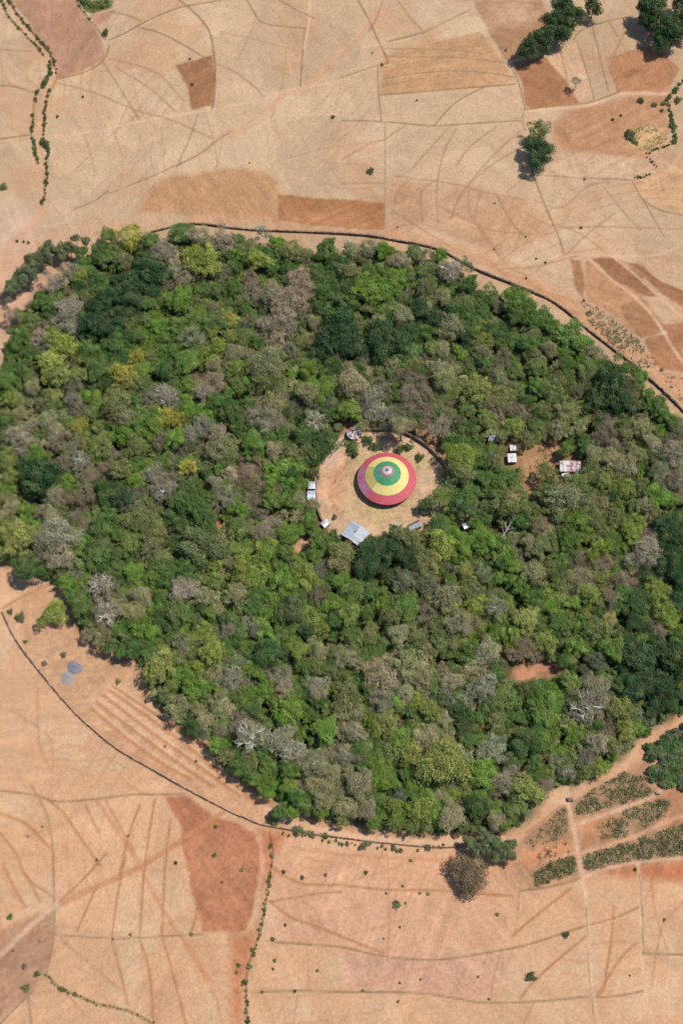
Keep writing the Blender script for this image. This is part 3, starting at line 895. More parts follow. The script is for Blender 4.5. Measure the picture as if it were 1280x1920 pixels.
def crown_twigs(seed, segs, n=4200, ln=.13, wd=.010, leaf=0, leafsize=.05):
    rg = np.random.default_rng(seed)
    tips = [s for s in segs if s[4] <= 1]
    idx = rg.integers(0, len(tips), n)
    A = np.array([tuple(s[0]) for s in tips]); B = np.array([tuple(s[1]) for s in tips])
    tt = rg.uniform(0, 1, (n, 1))
    P = A[idx] * (1 - tt) + B[idx] * tt
    D = (B[idx] - A[idx]); D /= np.linalg.norm(D, axis=1, keepdims=True) + 1e-9
    D = D + rg.normal(0, .7, (n, 3)) + P * .6 + np.array([0, 0, .2])
    D /= np.linalg.norm(D, axis=1, keepdims=True)
    Lg = ln * rg.uniform(.5, 1.4, (n, 1))
    Q = P + D * Lg
    sd = np.cross(D, rg.normal(0, 1, (n, 3))); sd /= np.linalg.norm(sd, axis=1, keepdims=True) + 1e-9
    wv = wd * rg.uniform(.6, 1.3, (n, 1))
    V = np.stack([P - sd * wv, P + sd * wv, Q + sd * wv * .5, Q - sd * wv * .5], 1)
    Lv = np.clip(rg.normal(.45, .2, n), 0, 1)
    if leaf:
        i2 = rg.integers(0, n, leaf)
        V2 = leaves_on(Q[i2] + rg.normal(0, .02, (leaf, 3)), D[i2] * .5 + np.array([0, 0, .6]), leafsize, .6, 1.4, rg)
        V = np.vstack([V, V2]); Lv = np.concatenate([Lv, np.clip(rg.normal(.5, .2, leaf), 0, 1)])
    return V, Lv


BANK = {}


def bank(kind, V, Lv, limbs=None):
    me = mesh_quads(kind + '_crown', V, {'lv': Lv})
    BANK.setdefault(kind, []).append((me, V, Lv, limbs))


for i in range(6):   # broad leafy evergreen, heaped in clumps
    bank('lumpy', *crown_leafy(10 + i, npuff=30 + 4 * (i % 3), nleaf=6800, size=.062, rmin=.17, rmax=.34, spread=.72))
for i in range(4):   # finer, looser foliage
    bank('fine', *crown_leafy(40 + i, npuff=44, nleaf=6800, size=.052, rmin=.13, rmax=.26, spread=.80, jit=.8, void=.45))
for i in range(4):   # smooth round crown
    bank('round', *crown_leafy(60 + i, npuff=46, nleaf=8200, size=.042, dome=.85, rmin=.2, rmax=.3, spread=.72, jit=.9, low=-.5))
for i in range(3):   # flat topped
    bank('flat', *crown_leafy(80 + i, npuff=34, nleaf=6000, size=.055, dome=.34, rmin=.13, rmax=.26, spread=.84, jit=.5))
for i in range(3):   # tall narrow crown in upright sprays
    bank('tall', *crown_leafy(90 + i, npuff=34, nleaf=6500, size=.075, dome=1.1, rmin=.2, rmax=.36, spread=.74, jit=.8, void=.25, low=-.8))
for i in range(4):   # dry twiggy crown: domed haze of thin sticks over limbs, few leaves left
    sg = seg_clip(branches(200 + i, 6, 4, .55, .026), .93)
    V, Lv = crown_leafy(700 + i, npuff=44, nleaf=9000, size=.026, asp=3.6, rmin=.14, rmax=.28, spread=.78, jit=1.3, void=.55)
    bank('twiggy', V, Lv, limb_mesh('limbs', sg, 1))
for i in range(4):   # leafless, pale limbs
    sg = seg_clip(branches(400 + i, 8, 4, .62, .040, .5), 1.15)
    V, Lv = crown_twigs(500 + i, sg, n=2500, ln=.14, wd=.0085, leaf=700, leafsize=.04)
    bank('bare', V, Lv, limb_mesh('limbs', sg, 2))
for i in range(3):   # low bush
    bank('bush', *crown_leafy(600 + i, npuff=16, nleaf=1100, size=.14, dome=.75, rmin=.22, rmax=.42, low=-.1, jit=.7))


def trunk_mesh(seed, lean=.12):
    """from the ground (0) to the middle of the crown (1), limbs spreading into it"""
    rr = random.Random(seed)
    m = MB()
    p = Vector((0, 0, -.02)); r = .075
    for k in range(4):
        q = Vector((rr.uniform(-lean, lean) * (k + 1) / 4, rr.uniform(-lean, lean) * (k + 1) / 4, (k + 1) * .19))
        m.tube(p, q, r, r * .86, 7)
        p, r = q, r * .86
    for i in range(5):
        a = i * 1.257 + rr.uniform(-.3, .3)
        q = p + Vector((math.cos(a) * .28, math.sin(a) * .28, .16))
        m.tube(p, q, r * .62, r * .45, 5)
        m.tube(q, q + Vector((math.cos(a) * .22, math.sin(a) * .22, .17)), r * .45, r * .18, 5)
    return m.mesh('trunk')


TRUNKS = [trunk_mesh(i) for i in range(4)]
for me in TRUNKS: me.materials.append(BARK)
TRUNKP = []
for i in range(2):
    me = trunk_mesh(20 + i); me.materials.append(GREYBARK); TRUNKP.append(me)
for k, lst in BANK.items():
    for (me, V, Lv, limbs) in lst:
        me.materials.append(TWIG if k in ('twiggy', 'bare') else LEAF)
        if limbs is not None:
            limbs.materials.append(PALEBARK if k == 'bare' else GREYBARK)  # pale where the bark has gone

KCOL = {'d': (.043, .082, .034), 'g': (.092, .156, .043), 'b': (.130, .215, .040), 'l': (.245, .285, .062), 'y': (.40, .34, .06),
        'o': (.200, .212, .080), 't': (.330, .300, .165), 'p': (.285, .220, .140), 'v': (.225, .205, .135), 'w': (.37, .33, .26),
        'e': (.150, .180, .085), 'E': (.050, .088, .036)}
KFORM = {'d': 'lumpy', 'g': 'lumpy', 'b': 'lumpy', 'l': 'fine', 'y': 'fine', 'o': 'fine', 't': 'round', 'p': 'twiggy', 'v': 'twiggy', 'w': 'bare', 'e': 'tall', 'E': 'tall'}
KDESC = {'d': 'dark blue-green', 'g': 'mid green', 'b': 'bright green', 'l': 'lime green', 'y': 'yellow', 'o': 'olive', 't': 'pale khaki', 'p': 'dry brown',
         'v': 'grey twiggy', 'w': 'bare white-limbed', 'e': 'grey-green eucalyptus', 'E': 'dark eucalyptus'}
KNAME = {'p': 'dry_tree', 'v': 'dry_tree', 'w': 'bare_tree', 'e': 'eucalyptus_tree', 'E': 'eucalyptus_tree'}

TREES = """
22,540,12,e 36,523,14,e 50,513,14,e 62,492,14,e 82,480,14,e 93,465,10,e 112,470,11,e 131,465,10,e 142,446,7,e 160,452,8,e 17,562,7,ve 25,590,15,vp
150,472,12,g 185,468,14,g 205,443,16,go 242,440,20,ly 285,452,16,g 300,472,18,vp 190,487,15,g 180,527,15,dg 150,515,16,lo 128,508,18,pv 105,530,20,pv 205,480,14,g 232,487,14,ov
280,505,27,d 255,520,20,d 245,547,22,d 300,520,18,d 285,548,16,d 205,560,22,d 183,577,20,d 173,605,22,d 200,618,19,d 226,592,18,d 241,607,15,gd 130,580,22,vp 124,606,20,v 75,567,14,g 92,585,13,dg
60,600,20,ob 44,621,15,gb 34,643,14,gb 80,636,18,pv 106,622,15,lb 114,650,28,l 96,672,24,l 275,570,15,g 270,600,12,go 292,612,15,b 260,632,13,gd 215,643,17,g 310,632,12,gb 130,555,12,po 160,558,12,o
335,440,18,g 352,432,12,gb 372,443,22,tp 395,456,16,ov 415,452,20,pv 440,450,15,go 375,487,27,l 330,500,18,t 346,520,18,vp 312,470,18,vp 412,510,16,v 438,498,14,db 445,475,14,b 485,488,21,l 462,465,16,o
490,440,15,wg 520,457,15,b 550,472,19,o 574,478,14,o 538,502,14,gd 612,470,21,db 560,520,21,p 470,520,14,p 436,543,16,g 408,542,16,og 340,560,21,b 388,540,13,go 480,543,12,wt 510,547,22,po 540,562,24,p 566,543,20,p
530,592,22,pt 505,608,20,pv 543,612,18,v 590,602,14,to 605,627,12,p 448,565,8,o 432,598,13,y 430,630,14,lo 465,602,14,vo 460,583,12,g 370,600,16,gl 388,608,16,g 400,622,12,l 360,632,20,vg 330,610,19,gb 312,612,16,b 400,575,10,p 350,582,13,wg 420,610,12,gd
640,495,17,dg 655,470,20,wo 690,465,18,vg 625,503,14,g 657,512,20,o 720,470,18,b 700,510,18,bg 750,490,18,tp 775,475,16,go 800,482,16,vg 825,480,14,b 770,515,12,og 742,525,18,b 843,508,22,wv 873,500,14,vg 880,532,18,g
695,545,26,b 720,545,18,b 662,562,14,g 650,532,14,dg 620,550,20,gd 690,578,12,to 708,581,11,g 755,590,20,to 640,620,30,d 622,643,20,d 662,652,20,d 720,625,26,d 748,642,26,d 716,655,22,d 765,622,15,dg 785,580,18,d 815,595,17,d 795,542,16,vg
830,555,16,tg 838,567,12,v 855,580,18,gd 845,612,22,ov 886,602,16,gd 906,590,14,g 908,638,17,ol 870,632,14,d 800,622,14,g 830,648,12,t 683,655,8,b 880,575,13,g 680,610,12,o 610,590,13,gd 600,655,15,d 600,520,12,gd
917,542,12,og 905,557,12,g 935,575,12,vp 965,560,24,bg 990,580,20,gb 1002,602,18,g 965,592,17,gd 1020,592,16,g 1032,612,18,gb 1070,630,24,gb 1092,645,15,g 1060,662,16,gb 1110,662,18,ov 905,660,16,ov 940,672,16,vo 922,618,15,gd 950,642,14,gd 985,642,18,g
1000,625,14,tg 1030,655,16,to 1010,682,14,o 1060,685,16,g 1100,692,16,go 1158,670,9,o 1172,692,14,gb 1195,707,16,gb 1183,722,14,pg 1145,715,30,d 1120,745,22,d 1165,752,22,d 1215,742,14,gb 1232,755,14,g 1242,777,16,gb 1262,792,14,gb
955,765,13,p 976,772,13,p 945,720,14,vo 990,752,12,g 1000,692,14,g 1045,712,16,og 1080,735,12,vg 1040,742,18,og 1062,772,18,o 1005,722,14,gb 930,752,14,o 970,700,13,go 955,740,12,o 1020,765,14,o
40,690,16,g 20,692,14,g 76,652,15,v 12,722,14,gb 22,747,16,lg 62,725,15,to 75,755,12,ov 95,695,20,l 112,703,22,ol 146,702,16,ol 140,722,14,v 97,742,16,ol 137,748,16,v 180,700,18,g 230,705,20,ly 252,716,16,ol 175,745,14,b 170,775,15,og
220,760,24,o 236,782,20,ov 35,775,14,to 90,790,22,to 102,808,18,t 40,820,24,v 62,832,16,vp 145,800,16,yl 152,822,14,lo 125,842,14,b 190,837,20,ol 210,852,14,v 155,867,18,wv 120,865,14,p 212,820,10,b 290,800,16,b 255,835,18,og 295,830,12,v
280,742,16,vt 307,737,18,wv 270,716,14,og 287,780,16,bg 20,850,16,lg 66,852,18,b 255,750,12,g 10,790,14,g 12,820,12,o
443,662,18,to 403,685,15,to 405,712,12,pt 441,692,20,lb 500,682,30,ov 488,708,22,og 515,712,20,og 450,722,16,gb 383,737,18,vp 350,682,20,gb 312,692,17,gd 352,722,15,b 318,748,18,wv 346,757,15,b 320,777,13,ly 405,752,18,g 432,770,20,gd 465,757,14,g
510,760,20,ot 495,787,24,vt 517,792,16,vp 378,798,22,v 358,815,18,v 412,812,18,p 402,842,22,ov 427,852,15,o 330,822,18,b 475,830,20,bg 515,842,18,to 550,852,16,ot 580,735,20,to 575,692,13,b 602,732,19,b 590,790,22,wo 570,812,20,gd 605,832,20,dg
576,848,18,og 530,742,10,v 545,657,16,vo 520,642,18,p 565,642,14,og 480,642,14,g 455,640,12,og 412,647,14,lb 445,790,12,gd 530,812,14,g 360,780,14,g
663,718,27,t 652,690,14,ot 626,690,16,dg 612,722,16,b 657,770,19,bl 700,745,22,v 722,737,16,vo 705,772,20,v 766,735,18,pv 745,742,12,g 786,720,15,vp 802,747,16,pv 780,682,14,o 735,682,14,ot 757,702,13,v 830,662,14,tg 865,665,10,b 910,682,14,g
835,710,21,tl 895,730,26,lo 915,752,14,vt 752,800,20,to 776,782,14,gd 740,782,12,g 798,797,14,p 825,802,18,pv 882,800,14,gd 852,790,13,v 840,827,10,dg 865,827,13,g 912,785,16,lo 820,767,14,ov 680,800,12,ot 875,770,14,go 790,765,13,vg
862,858,28,lb 866,888,22,o 905,895,16,g 922,862,14,vg 826,925,15,bo 866,950,20,gd 812,942,13,o 795,945,11,dg 960,943,27,og 945,957,14,g 1025,888,20,og 1022,920,16,og 1058,935,32,ov 1080,905,20,og 1040,957,18,og 1092,962,16,o 900,1000,18,b 850,1000,14,b
1010,985,16,pt 990,1012,13,to 965,800,18,lo 986,822,14,o 1050,808,18,ot 1062,842,14,gb 1096,832,14,g 1112,850,16,to 940,817,12,o 895,842,11,g 1005,800,13,g 1085,800,14,gt 975,975,15,g 935,905,13,g
1110,882,20,og 1147,862,18,ot 1130,822,14,vp 1170,812,16,o 1202,802,20,ot 1222,827,14,t 1195,852,16,o 1176,872,20,vo 1235,885,19,tg 1170,918,18,lg 1132,902,14,lo 1262,850,24,vp 1276,822,18,v 1272,797,16,v 1233,930,19,b 1257,940,15,bg 1210,950,18,op
1270,900,18,vp 1130,945,14,op 1152,962,14,o 1112,972,18,og 1200,980,12,bl 1182,1000,18,bl 1216,1012,18,p 1250,985,26,d 1268,1003,22,d 1140,1012,14,gd 1150,930,14,d 1190,950,14,og 1240,860,12,g
70,888,32,d 58,915,20,d 14,870,16,ol 26,892,16,ol 22,945,16,to 50,957,16,b 105,930,18,tv 125,905,14,b 165,897,18,p 160,930,18,p 120,872,13,v 200,925,22,dg 226,932,20,d 226,880,20,o 256,905,15,b 290,890,20,v 306,920,20,v 262,922,12,v
30,1005,28,ol 62,1003,20,lo 108,1005,34,tv 97,970,17,t 112,1045,26,pt 76,1040,18,v 142,970,14,vp 55,1063,22,dg 190,985,22,g 202,962,16,g 226,1000,14,g 265,975,24,og 292,996,20,o 165,1010,12,b 180,1040,22,g 216,1040,16,gd 240,1025,16,gl 285,1030,22,ov
302,1047,18,o 206,1070,16,g 250,1070,16,b 142,1075,14,wv 162,1082,10,b 196,1020,12,o 10,935,13,o 10,1035,14,ol
350,875,16,yl 356,945,24,gd 374,962,20,gd 334,982,18,gd 330,938,16,g 375,1022,32,do 355,1042,18,do 460,895,18,p 482,910,18,po 470,942,16,pv 435,940,16,wg 420,925,15,tv 425,908,10,b 506,900,14,b 510,935,18,bg 548,888,17,dg 562,908,16,bg 560,935,15,to 586,945,13,to
490,995,18,tv 507,1006,14,v 450,990,20,ob 538,998,19,b 557,995,13,b 495,1040,20,bl 478,1057,16,bl 530,1035,14,gb 465,1020,10,b 440,1030,14,bo 425,1050,12,tl 451,1060,16,l 470,1075,14,lb 580,975,14,gb 600,1012,19,gb 590,1042,16,gb 560,1067,20,lg 597,1070,14,v
350,1075,22,g 325,1070,16,g 400,1060,14,lg 528,1068,14,b 640,1037,22,o 636,1060,18,op 405,905,13,tp 390,930,12,g 320,900,14,vt
103,1150,25,l 78,1168,9,lg 125,1095,15,b 145,1098,12,b 137,1117,14,bg 190,1100,26,wt 152,1143,19,g 200,1150,26,wv 265,1120,22,to 250,1147,20,tl 228,1132,14,pt 290,1082,14,b 270,1180,20,b 335,1150,22,go 345,1105,24,tw 310,1085,17,g 195,1195,18,op 250,1215,18,g
230,1222,14,g 207,1212,13,g 300,1250,27,lo 288,1270,17,lo 345,1207,18,wv 362,1290,22,b 165,1190,12,t 275,1200,14,g 325,1200,14,g 330,1238,15,go 305,1120,15,g 180,1175,13,o 300,1150,14,gd
400,1222,21,l 392,1200,15,lo 435,1272,20,v 430,1185,15,v 425,1160,14,g 442,1115,20,ot 465,1165,12,wt 480,1180,14,v 508,1225,23,dg 530,1090,22,b 548,1105,16,bg 600,1105,14,pg 580,1088,18,bl 622,1132,20,b 545,1142,22,do 577,1185,14,d 606,1180,14,lg
560,1220,18,bl 600,1222,16,to 640,1232,18,to 530,1268,18,vt 535,1288,18,t 595,1287,20,vt 480,1260,15,b 500,1280,13,b 470,1142,14,g 640,1100,14,g 625,1162,16,g 445,1200,15,g 395,1150,13,b 380,1120,15,ot 500,1150,14,gb 460,1090,13,lo 650,1185,14,g 570,1250,14,gb 370,1180,14,gd 400,1090,14,gl 420,1240,12,gv
700,1025,23,d 731,1035,24,d 695,1060,24,d 755,1090,20,dv 800,1102,16,dv 800,1060,23,o 785,1035,15,oe 830,1025,25,l 870,1015,19,b 905,1020,20,bg 835,1120,26,op 860,1170,24,po 890,1135,16,l 930,1140,20,vg 870,1070,16,ol 640,1090,17,b 660,1112,20,gb
655,1152,21,gl 696,1110,18,g 690,1147,14,g 735,1155,18,og 770,1145,14,o 800,1150,16,vp 745,1190,22,to 690,1192,16,o 720,1130,14,b 780,1195,18,og 912,1222,24,t 930,1188,14,b 905,1075,15,gv 845,1090,13,gb 935,1050,14,g 825,1205,14,og 870,1110,13,o 765,1115,12,o 665,1200,15,ob 885,1095,13,og 730,1085,13,gd 850,1210,13,o
1130,1025,18,lb 1112,1040,12,lb 1212,1035,26,pv 1188,1018,13,bo 1100,1112,18,lo 1159,1083,13,p 1121,1062,12,pt 1230,1108,21,lb 1190,1130,20,dg 1146,1120,15,vt 1142,1160,15,ty 1250,1150,20,lb 1190,1170,18,d 1213,1182,14,d 1232,1187,15,p 1115,1180,25,og 1055,1175,12,g
1080,1212,20,b 1145,1215,24,bg 1117,1240,15,dv 985,1160,22,ol 965,1188,15,bl 985,1212,18,p 1020,1203,20,lo 1030,1140,16,b 1000,1075,20,ot 960,1062,14,b 975,1100,16,bg 1010,1018,14,gt 1255,1060,24,d 1272,1085,18,d 1250,1028,16,d 1270,1130,18,d 1200,1232,26,d 1226,1215,20,d 1262,1228,24,d
1075,1130,14,bl 1000,1120,14,g 950,1130,14,lg 1050,1050,14,gb 940,1012,13,b 1045,1095,15,og 1060,1080,12,vo 1210,1075,14,d 1180,1060,12,g 1160,1140,13,g 1170,1195,14,d 1030,1060,13,o 1060,1020,13,g 955,1030,12,v 1010,1170,13,g
400,1285,14,b 335,1325,20,ot 415,1302,12,to 410,1330,16,ot 385,1350,18,t 365,1367,15,dg 386,1380,8,v 406,1395,16,b 426,1420,16,o 470,1380,32,wt 450,1365,18,vt 525,1385,26,tv 546,1410,24,wt 495,1295,15,b 540,1335,27,b 475,1330,18,gd 455,1350,16,vt 450,1440,18,g 500,1440,18,bg 540,1445,18,gb
575,1425,18,t 466,1420,16,o 310,1300,13,og 360,1320,12,to 500,1360,14,g 580,1300,13,gd 490,1410,15,g 380,1310,11,g
650,1305,28,o 640,1335,20,ot 665,1340,18,ot 665,1372,19,t 705,1260,21,po 765,1245,25,ot 790,1272,20,ot 740,1280,13,t 759,1300,18,t 715,1312,19,v 810,1340,20,lo 830,1347,14,t 800,1382,25,to 846,1280,21,tp 840,1312,15,dv 725,1350,18,ol 610,1372,25,b 582,1342,14,g 715,1415,12,b
723,1395,8,p 770,1412,22,lo 832,1430,42,lo 645,1422,18,vt 590,1430,24,to 620,1450,18,to 675,1402,14,g 690,1290,13,g 780,1310,14,l 690,1350,14,b 740,1385,14,b 870,1340,14,dg 680,1235,13,g 620,1260,15,og
905,1290,25,ow 930,1260,15,g 930,1312,18,go 990,1290,21,og 1012,1315,24,gb 1065,1278,18,bo 1020,1345,24,bg 1120,1290,22,tv 1100,1325,32,wv 1165,1330,24,ol 1175,1368,18,lo 1075,1380,18,b 1120,1395,19,pv 1195,1340,13,wg 1216,1347,10,wg 1195,1290,24,d 1240,1290,27,d 1225,1325,19,d 1256,1322,19,dg
985,1390,25,gd 935,1392,15,gw 930,1352,16,o 1035,1385,12,lt 1000,1432,15,g 1040,1425,16,ov 1060,1445,13,vw 1100,1440,15,og 905,1450,24,b 946,1465,20,vp 985,1480,25,lo 1125,1440,15,lb 1160,1402,8,w 970,1345,14,g 1075,1330,18,gd 1160,1285,14,g 1150,1400,14,o 1060,1240,12,g 895,1345,14,g 880,1390,15,g 960,1425,14,gd
610,1490,26,to 650,1515,21,to 675,1470,27,to 690,1520,20,tv 560,1500,19,gb 500,1480,15,b 478,1462,14,bg 526,1520,15,g 546,1522,13,b 700,1543,13,bg 740,1512,17,lg 737,1545,13,og 600,1522,13,gb 540,1475,15,b
845,1530,24,t 930,1535,18,t 893,1517,23,gd 785,1520,23,lg 775,1475,16,bg 800,1492,14,bl 747,1492,13,dv 770,1550,13,og 800,1550,11,og 1010,1495,13,ov 960,1520,14,go 870,1550,11,og 945,1545,11,bo 990,1450,10,p 720,1450,15,b 640,1538,11,o 760,1450,13,g
880,1640,33,po 890,1592,11,e 908,1588,11,e 925,1580,11,e 940,1592,12,e 952,1603,11,e 930,1606,10,e 905,1566,11,e 958,1582,9,e 880,1580,9,e
752,1000,14,oe 776,1006,15,o 800,1003,13,og 738,994,10,gd
1005,83,13,E 990,92,12,E 1022,72,13,E 1046,55,16,E 1062,38,15,E 1037,37,13,E 1055,12,12,E 1112,12,11,E 1222,18,17,E 1212,38,12,E 1245,50,16,E 1262,66,15,E 1275,45,14,E 1278,12,13,E 1240,80,10,E
1012,244,20,og 1000,272,17,d 1020,282,18,d 1008,300,17,d 1080,153,9,v
"""
trees = []
for tok in TREES.split():
    a = tok.split(',')
    trees.append((float(a[0]), float(a[1]), float(a[2]), a[3]))


def kcolor(kk, jit=.1, rr=random):
    c = np.array(KCOL[kk[0]])
    if len(kk) > 1:
        c = c * .6 + np.array(KCOL[kk[1]]) * .4
    f = 1 + rr.uniform(-jit, jit)
    return np.clip(c * f * np.array([1 + rr.uniform(-.06, .06), 1, 1 + rr.uniform(-.06, .06)]), 0, 1)


def tree_dims(px, py, r, kk):
    rm = r * mpp(py) * 1.12
    k = kk[0]
    if k in 'eE':
        rad = rm * (1.5 if k == 'E' else 1.2); h = 4 + rad * 1.5
        if r < 9: h = 8; rad = rm
    else:
        rad = rm * 1.08
        h = 3.6 + rad * 1.25
    if (px, py) == (752, 800): h = 13.5
    if (px, py) == (103, 1150): h = rad * 1.25
    if (px, py) == (880, 1640): h = 8.5
    return rad, h


order = sorted(range(len(trees)), key=lambda i: -trees[i][2] * (1.0 if trees[i][1] > 430 and not (trees[i][3][0] in 'eE') else 3.0))
indiv = set(order[:300])
placed = []
FORMCNT = {}


def pick(form, i):
    FORMCNT[form] = FORMCNT.get(form, 0) + 1
    return BANK[form][FORMCNT[form] % len(BANK[form])]


for i in sorted(indiv):
    px, py, r, kk = trees[i]
    rad, h = tree_dims(px, py, r, kk)
    form = KFORM[kk[0]]
    wht = kk[0] == 'w'
    if wht: form = 'fine'
    if kk in ('l', 'ol', 'ly') and (px * 7 + py) % 3 == 0: form = 'flat'
    if (px, py) in ((103, 1150), (832, 1430), (880, 1640), (862, 858), (500, 682)): form = 'round'
    if (px, py) in ((242, 440), (375, 487)): form = 'flat'
    flatn = {'flat': .75, 'tall': .95, 'round': .85}.get(form, .85)
    zc = h - rad * flatn * (.62 if form not in ('tall', 'flat') else (.8 if form == 'tall' else .4))
    zc = max(zc, rad * .35)
    p = G(px, py, zc)
    if (px, py) == (880, 1640): rad *= .95
    c = kcolor(('v' + kk[1:] if kk[1:] in ('t', 'v', '') else kk[1:] + 'v') if wht else kk)
    if (px, py) == (880, 1640): c = np.array([.185, .140, .082])
    name = KNAME.get(kk[0], 'broadleaf_tree')
    root = thing(name, (p.x, p.y, 0), None, 'tree', rz=random.uniform(0, 6.28))
    me, V, Lv, limbs = pick(form, i)
    cr = link('crown', me, None, root)
    cr.location = (0, 0, zc)
    cr.scale = (rad * random.uniform(.86, 1.18), rad * random.uniform(.86, 1.18), rad * flatn * random.uniform(.92, 1.08))
    cr.color = (*c, 1)
    if limbs is not None:
        b = link('limbs', limbs, None, root); b.location = cr.location; b.scale = cr.scale
    tr = link('trunk', (TRUNKP if form in ('twiggy', 'bare') else TRUNKS)[i % 2], None, root)
    tr.scale = (rad * .8, rad * .8, zc)
    if wht or 'w' in kk[1:] or (kk[0] in 'tv' and i % 4 == 0):      # dead pale limbs stick out of the crown
        b = link('dead_limbs', BANK['bare'][i % 4][3], None, root)
        k_ = 1.0 if wht else .82
        b.location = (0, 0, zc + rad * (.32 if wht else .22)); b.scale = (rad * k_, rad * k_, rad * k_ * .8)
        if wht: cr.scale = (cr.scale[0] * .95, cr.scale[1] * .95, cr.scale[2] * .72)
    placed.append(dict(o=root, px=px, py=py, r=r, kk=kk))

# ------------------------------------------------------------------ labels of the trees: look first, then what stands beside them
LAND = [((724, 905), 'the striped round church'), ((666, 1000), 'the big square tin roof'), ((583, 920), 'the twin tin sheds'), ((960, 850), 'the two white roofs'),
        ((1070, 877), 'the rust-patched roof'), ((1010, 1262), 'the bare red clearing'), ((130, 1260), 'the gravel heaps'), ((1060, 1500), 'the track junction'),
        ((480, 434), 'the upper wall'), ((1105, 622), 'the upper wall bend'), ((40, 540), 'the eucalyptus row'), ((565, 1020), 'the small sandy clearing'),
        ((830, 1430), 'the biggest lime crown'), ((663, 720), 'the round khaki crown'), ((432, 598), 'the yellow-flowering crown'), ((103, 1150), 'the lone lime tree'),
        ((500, 690), 'the domed grey-olive crown'), ((1145, 725), 'the big dark fig-like crown'), ((470, 1380), 'the sprawling white dead limbs'), ((70, 890), 'the left dark dome'),
        ((640, 1550), 'the lower stone wall'), ((1250, 1340), 'the right-hand track'), ((180, 580), 'the dark upper-left clump'), ((700, 630), 'the dark upper-middle clump')]
SPECIAL = {(103, 1150): 'lone lime green tree standing clear of the forest above the gravel heaps', (880, 1640): 'lone round brown leafless-looking tree in the field below the lower wall',
           (832, 1430): 'biggest crown of the lower forest, broad and lime green, dry on its left', (663, 718): 'smooth round pale khaki crown straight above the umbrella-roofed hut',
           (432, 598): 'small tree with golden yellow flowers in the upper left forest', (470, 1380): 'dead tree with sprawling thick white limbs near the lower left forest edge',
           (1100, 1325): 'dead tree with radiating white limbs left of the right-hand track', (862, 858): 'bright lime tree at the right end of the churchyard wall',
           (830, 1025): 'bright lime tree directly below the tilted tin roof of the churchyard', (752, 800): 'khaki tree overhanging the top wall of the churchyard and shading it',
           (826, 925): 'small round bright green tree inside the churchyard, right of the church', (1080, 153): 'small bare twiggy grey tree on the pale strip between ploughed plots',
           (1158, 670): 'small olive tree poking up beside the upper stone wall', (242, 440): 'flat-topped yellow-lime tree on the upper left forest rim',
           (142, 446): 'smallest thin eucalyptus with bare lower trunk, upper left', (160, 452): 'thin eucalyptus with bare trunk, right of the smallest one, upper left',
           (500, 682): 'large domed grey-olive crown in the upper middle of the forest', (375, 487): 'wide flat lime crown just inside the upper wall'}


def dirword(dx, dy):
    if abs(dx) > 2.2 * abs(dy): return 'right of' if dx > 0 else 'left of'
    if abs(dy) > 2.2 * abs(dx): return 'below' if dy > 0 else 'above'
    return ('lower right of' if dx > 0 else 'lower left of') if dy > 0 else ('upper right of' if dx > 0 else 'upper left of')


def sizeword(r):
    return 'huge' if r >= 26 else 'large' if r >= 21 else 'medium' if r >= 16 else 'small'


used = {}
for e in placed:
    key = (int(e['px']), int(e['py']))
    if key in SPECIAL:
        e['lab'] = SPECIAL[key]
        used[e['lab']] = 1
for e in placed:
    if 'lab' in e: continue
    nb = sorted((q for q in placed if q is not e), key=lambda q: (q['px'] - e['px']) ** 2 + (q['py'] - e['py']) ** 2)[:8]
    ld = sorted(LAND, key=lambda l: (l[0][0] - e['px']) ** 2 + (l[0][1] - e['py']) ** 2)
    ld = [l for l in ld if math.hypot(l[0][0] - e['px'], l[0][1] - e['py']) > 18]
    base = '%s %s tree' % (sizeword(e['r']), KDESC[e['kk'][0]])
    if e['kk'][0] in 'eE': base = '%s %s' % (sizeword(e['r']), KDESC[e['kk'][0]])
    done = False
    top = e['py'] < 330
    if top:
        grp = 'the field clump of trees, upper right' if 960 < e['px'] < 1040 and e['py'] > 200 else ('the leaning row, top right' if e['px'] < 1130 else 'the corner stand, top right')
    for n_ in nb:
        for l in (ld[:3] if not top else [None]):
            dd = dirword(e['px'] - n_['px'], e['py'] - n_['py'])
            if top:
                s = '%s in %s, %s %s one' % (base, grp, dd, sizeword(n_['r']) + ' ' + KDESC[n_['kk'][0]].split()[0])
            else:
                s = '%s %s %s %s, %s %s' % (base, dd, 'a', KDESC[n_['kk'][0]] + ' one', dirword(e['px'] - l[0][0], e['py'] - l[0][1]), l[1])
            s = s.replace(' a olive', ' an olive')
            if s not in used and len(s.split()) <= 19:
                if len(s.split()) > 16: continue
                used[s] = 1; e['lab'] = s; done = True
                break
        if done: break
    if not done:
        e['lab'] = '%s on its own between %s and %s crowns' % (base, KDESC[nb[0]['kk'][0]], KDESC[nb[1]['kk'][0]])
for e in placed:
    e['o']['label'] = e['lab']
    k = e['kk'][0]
    e['o']['group'] = 'eucalyptus trees' if k in 'eE' else 'trees of the church forest'

# ------------------------------------------------------------------ the rest of the wood: smaller crowns and undergrowth as one mass
def muted(kk, j_):
    c = kcolor(kk, j_)
    return c * .62 + np.array([.13, .135, .075]) * .38 * .9


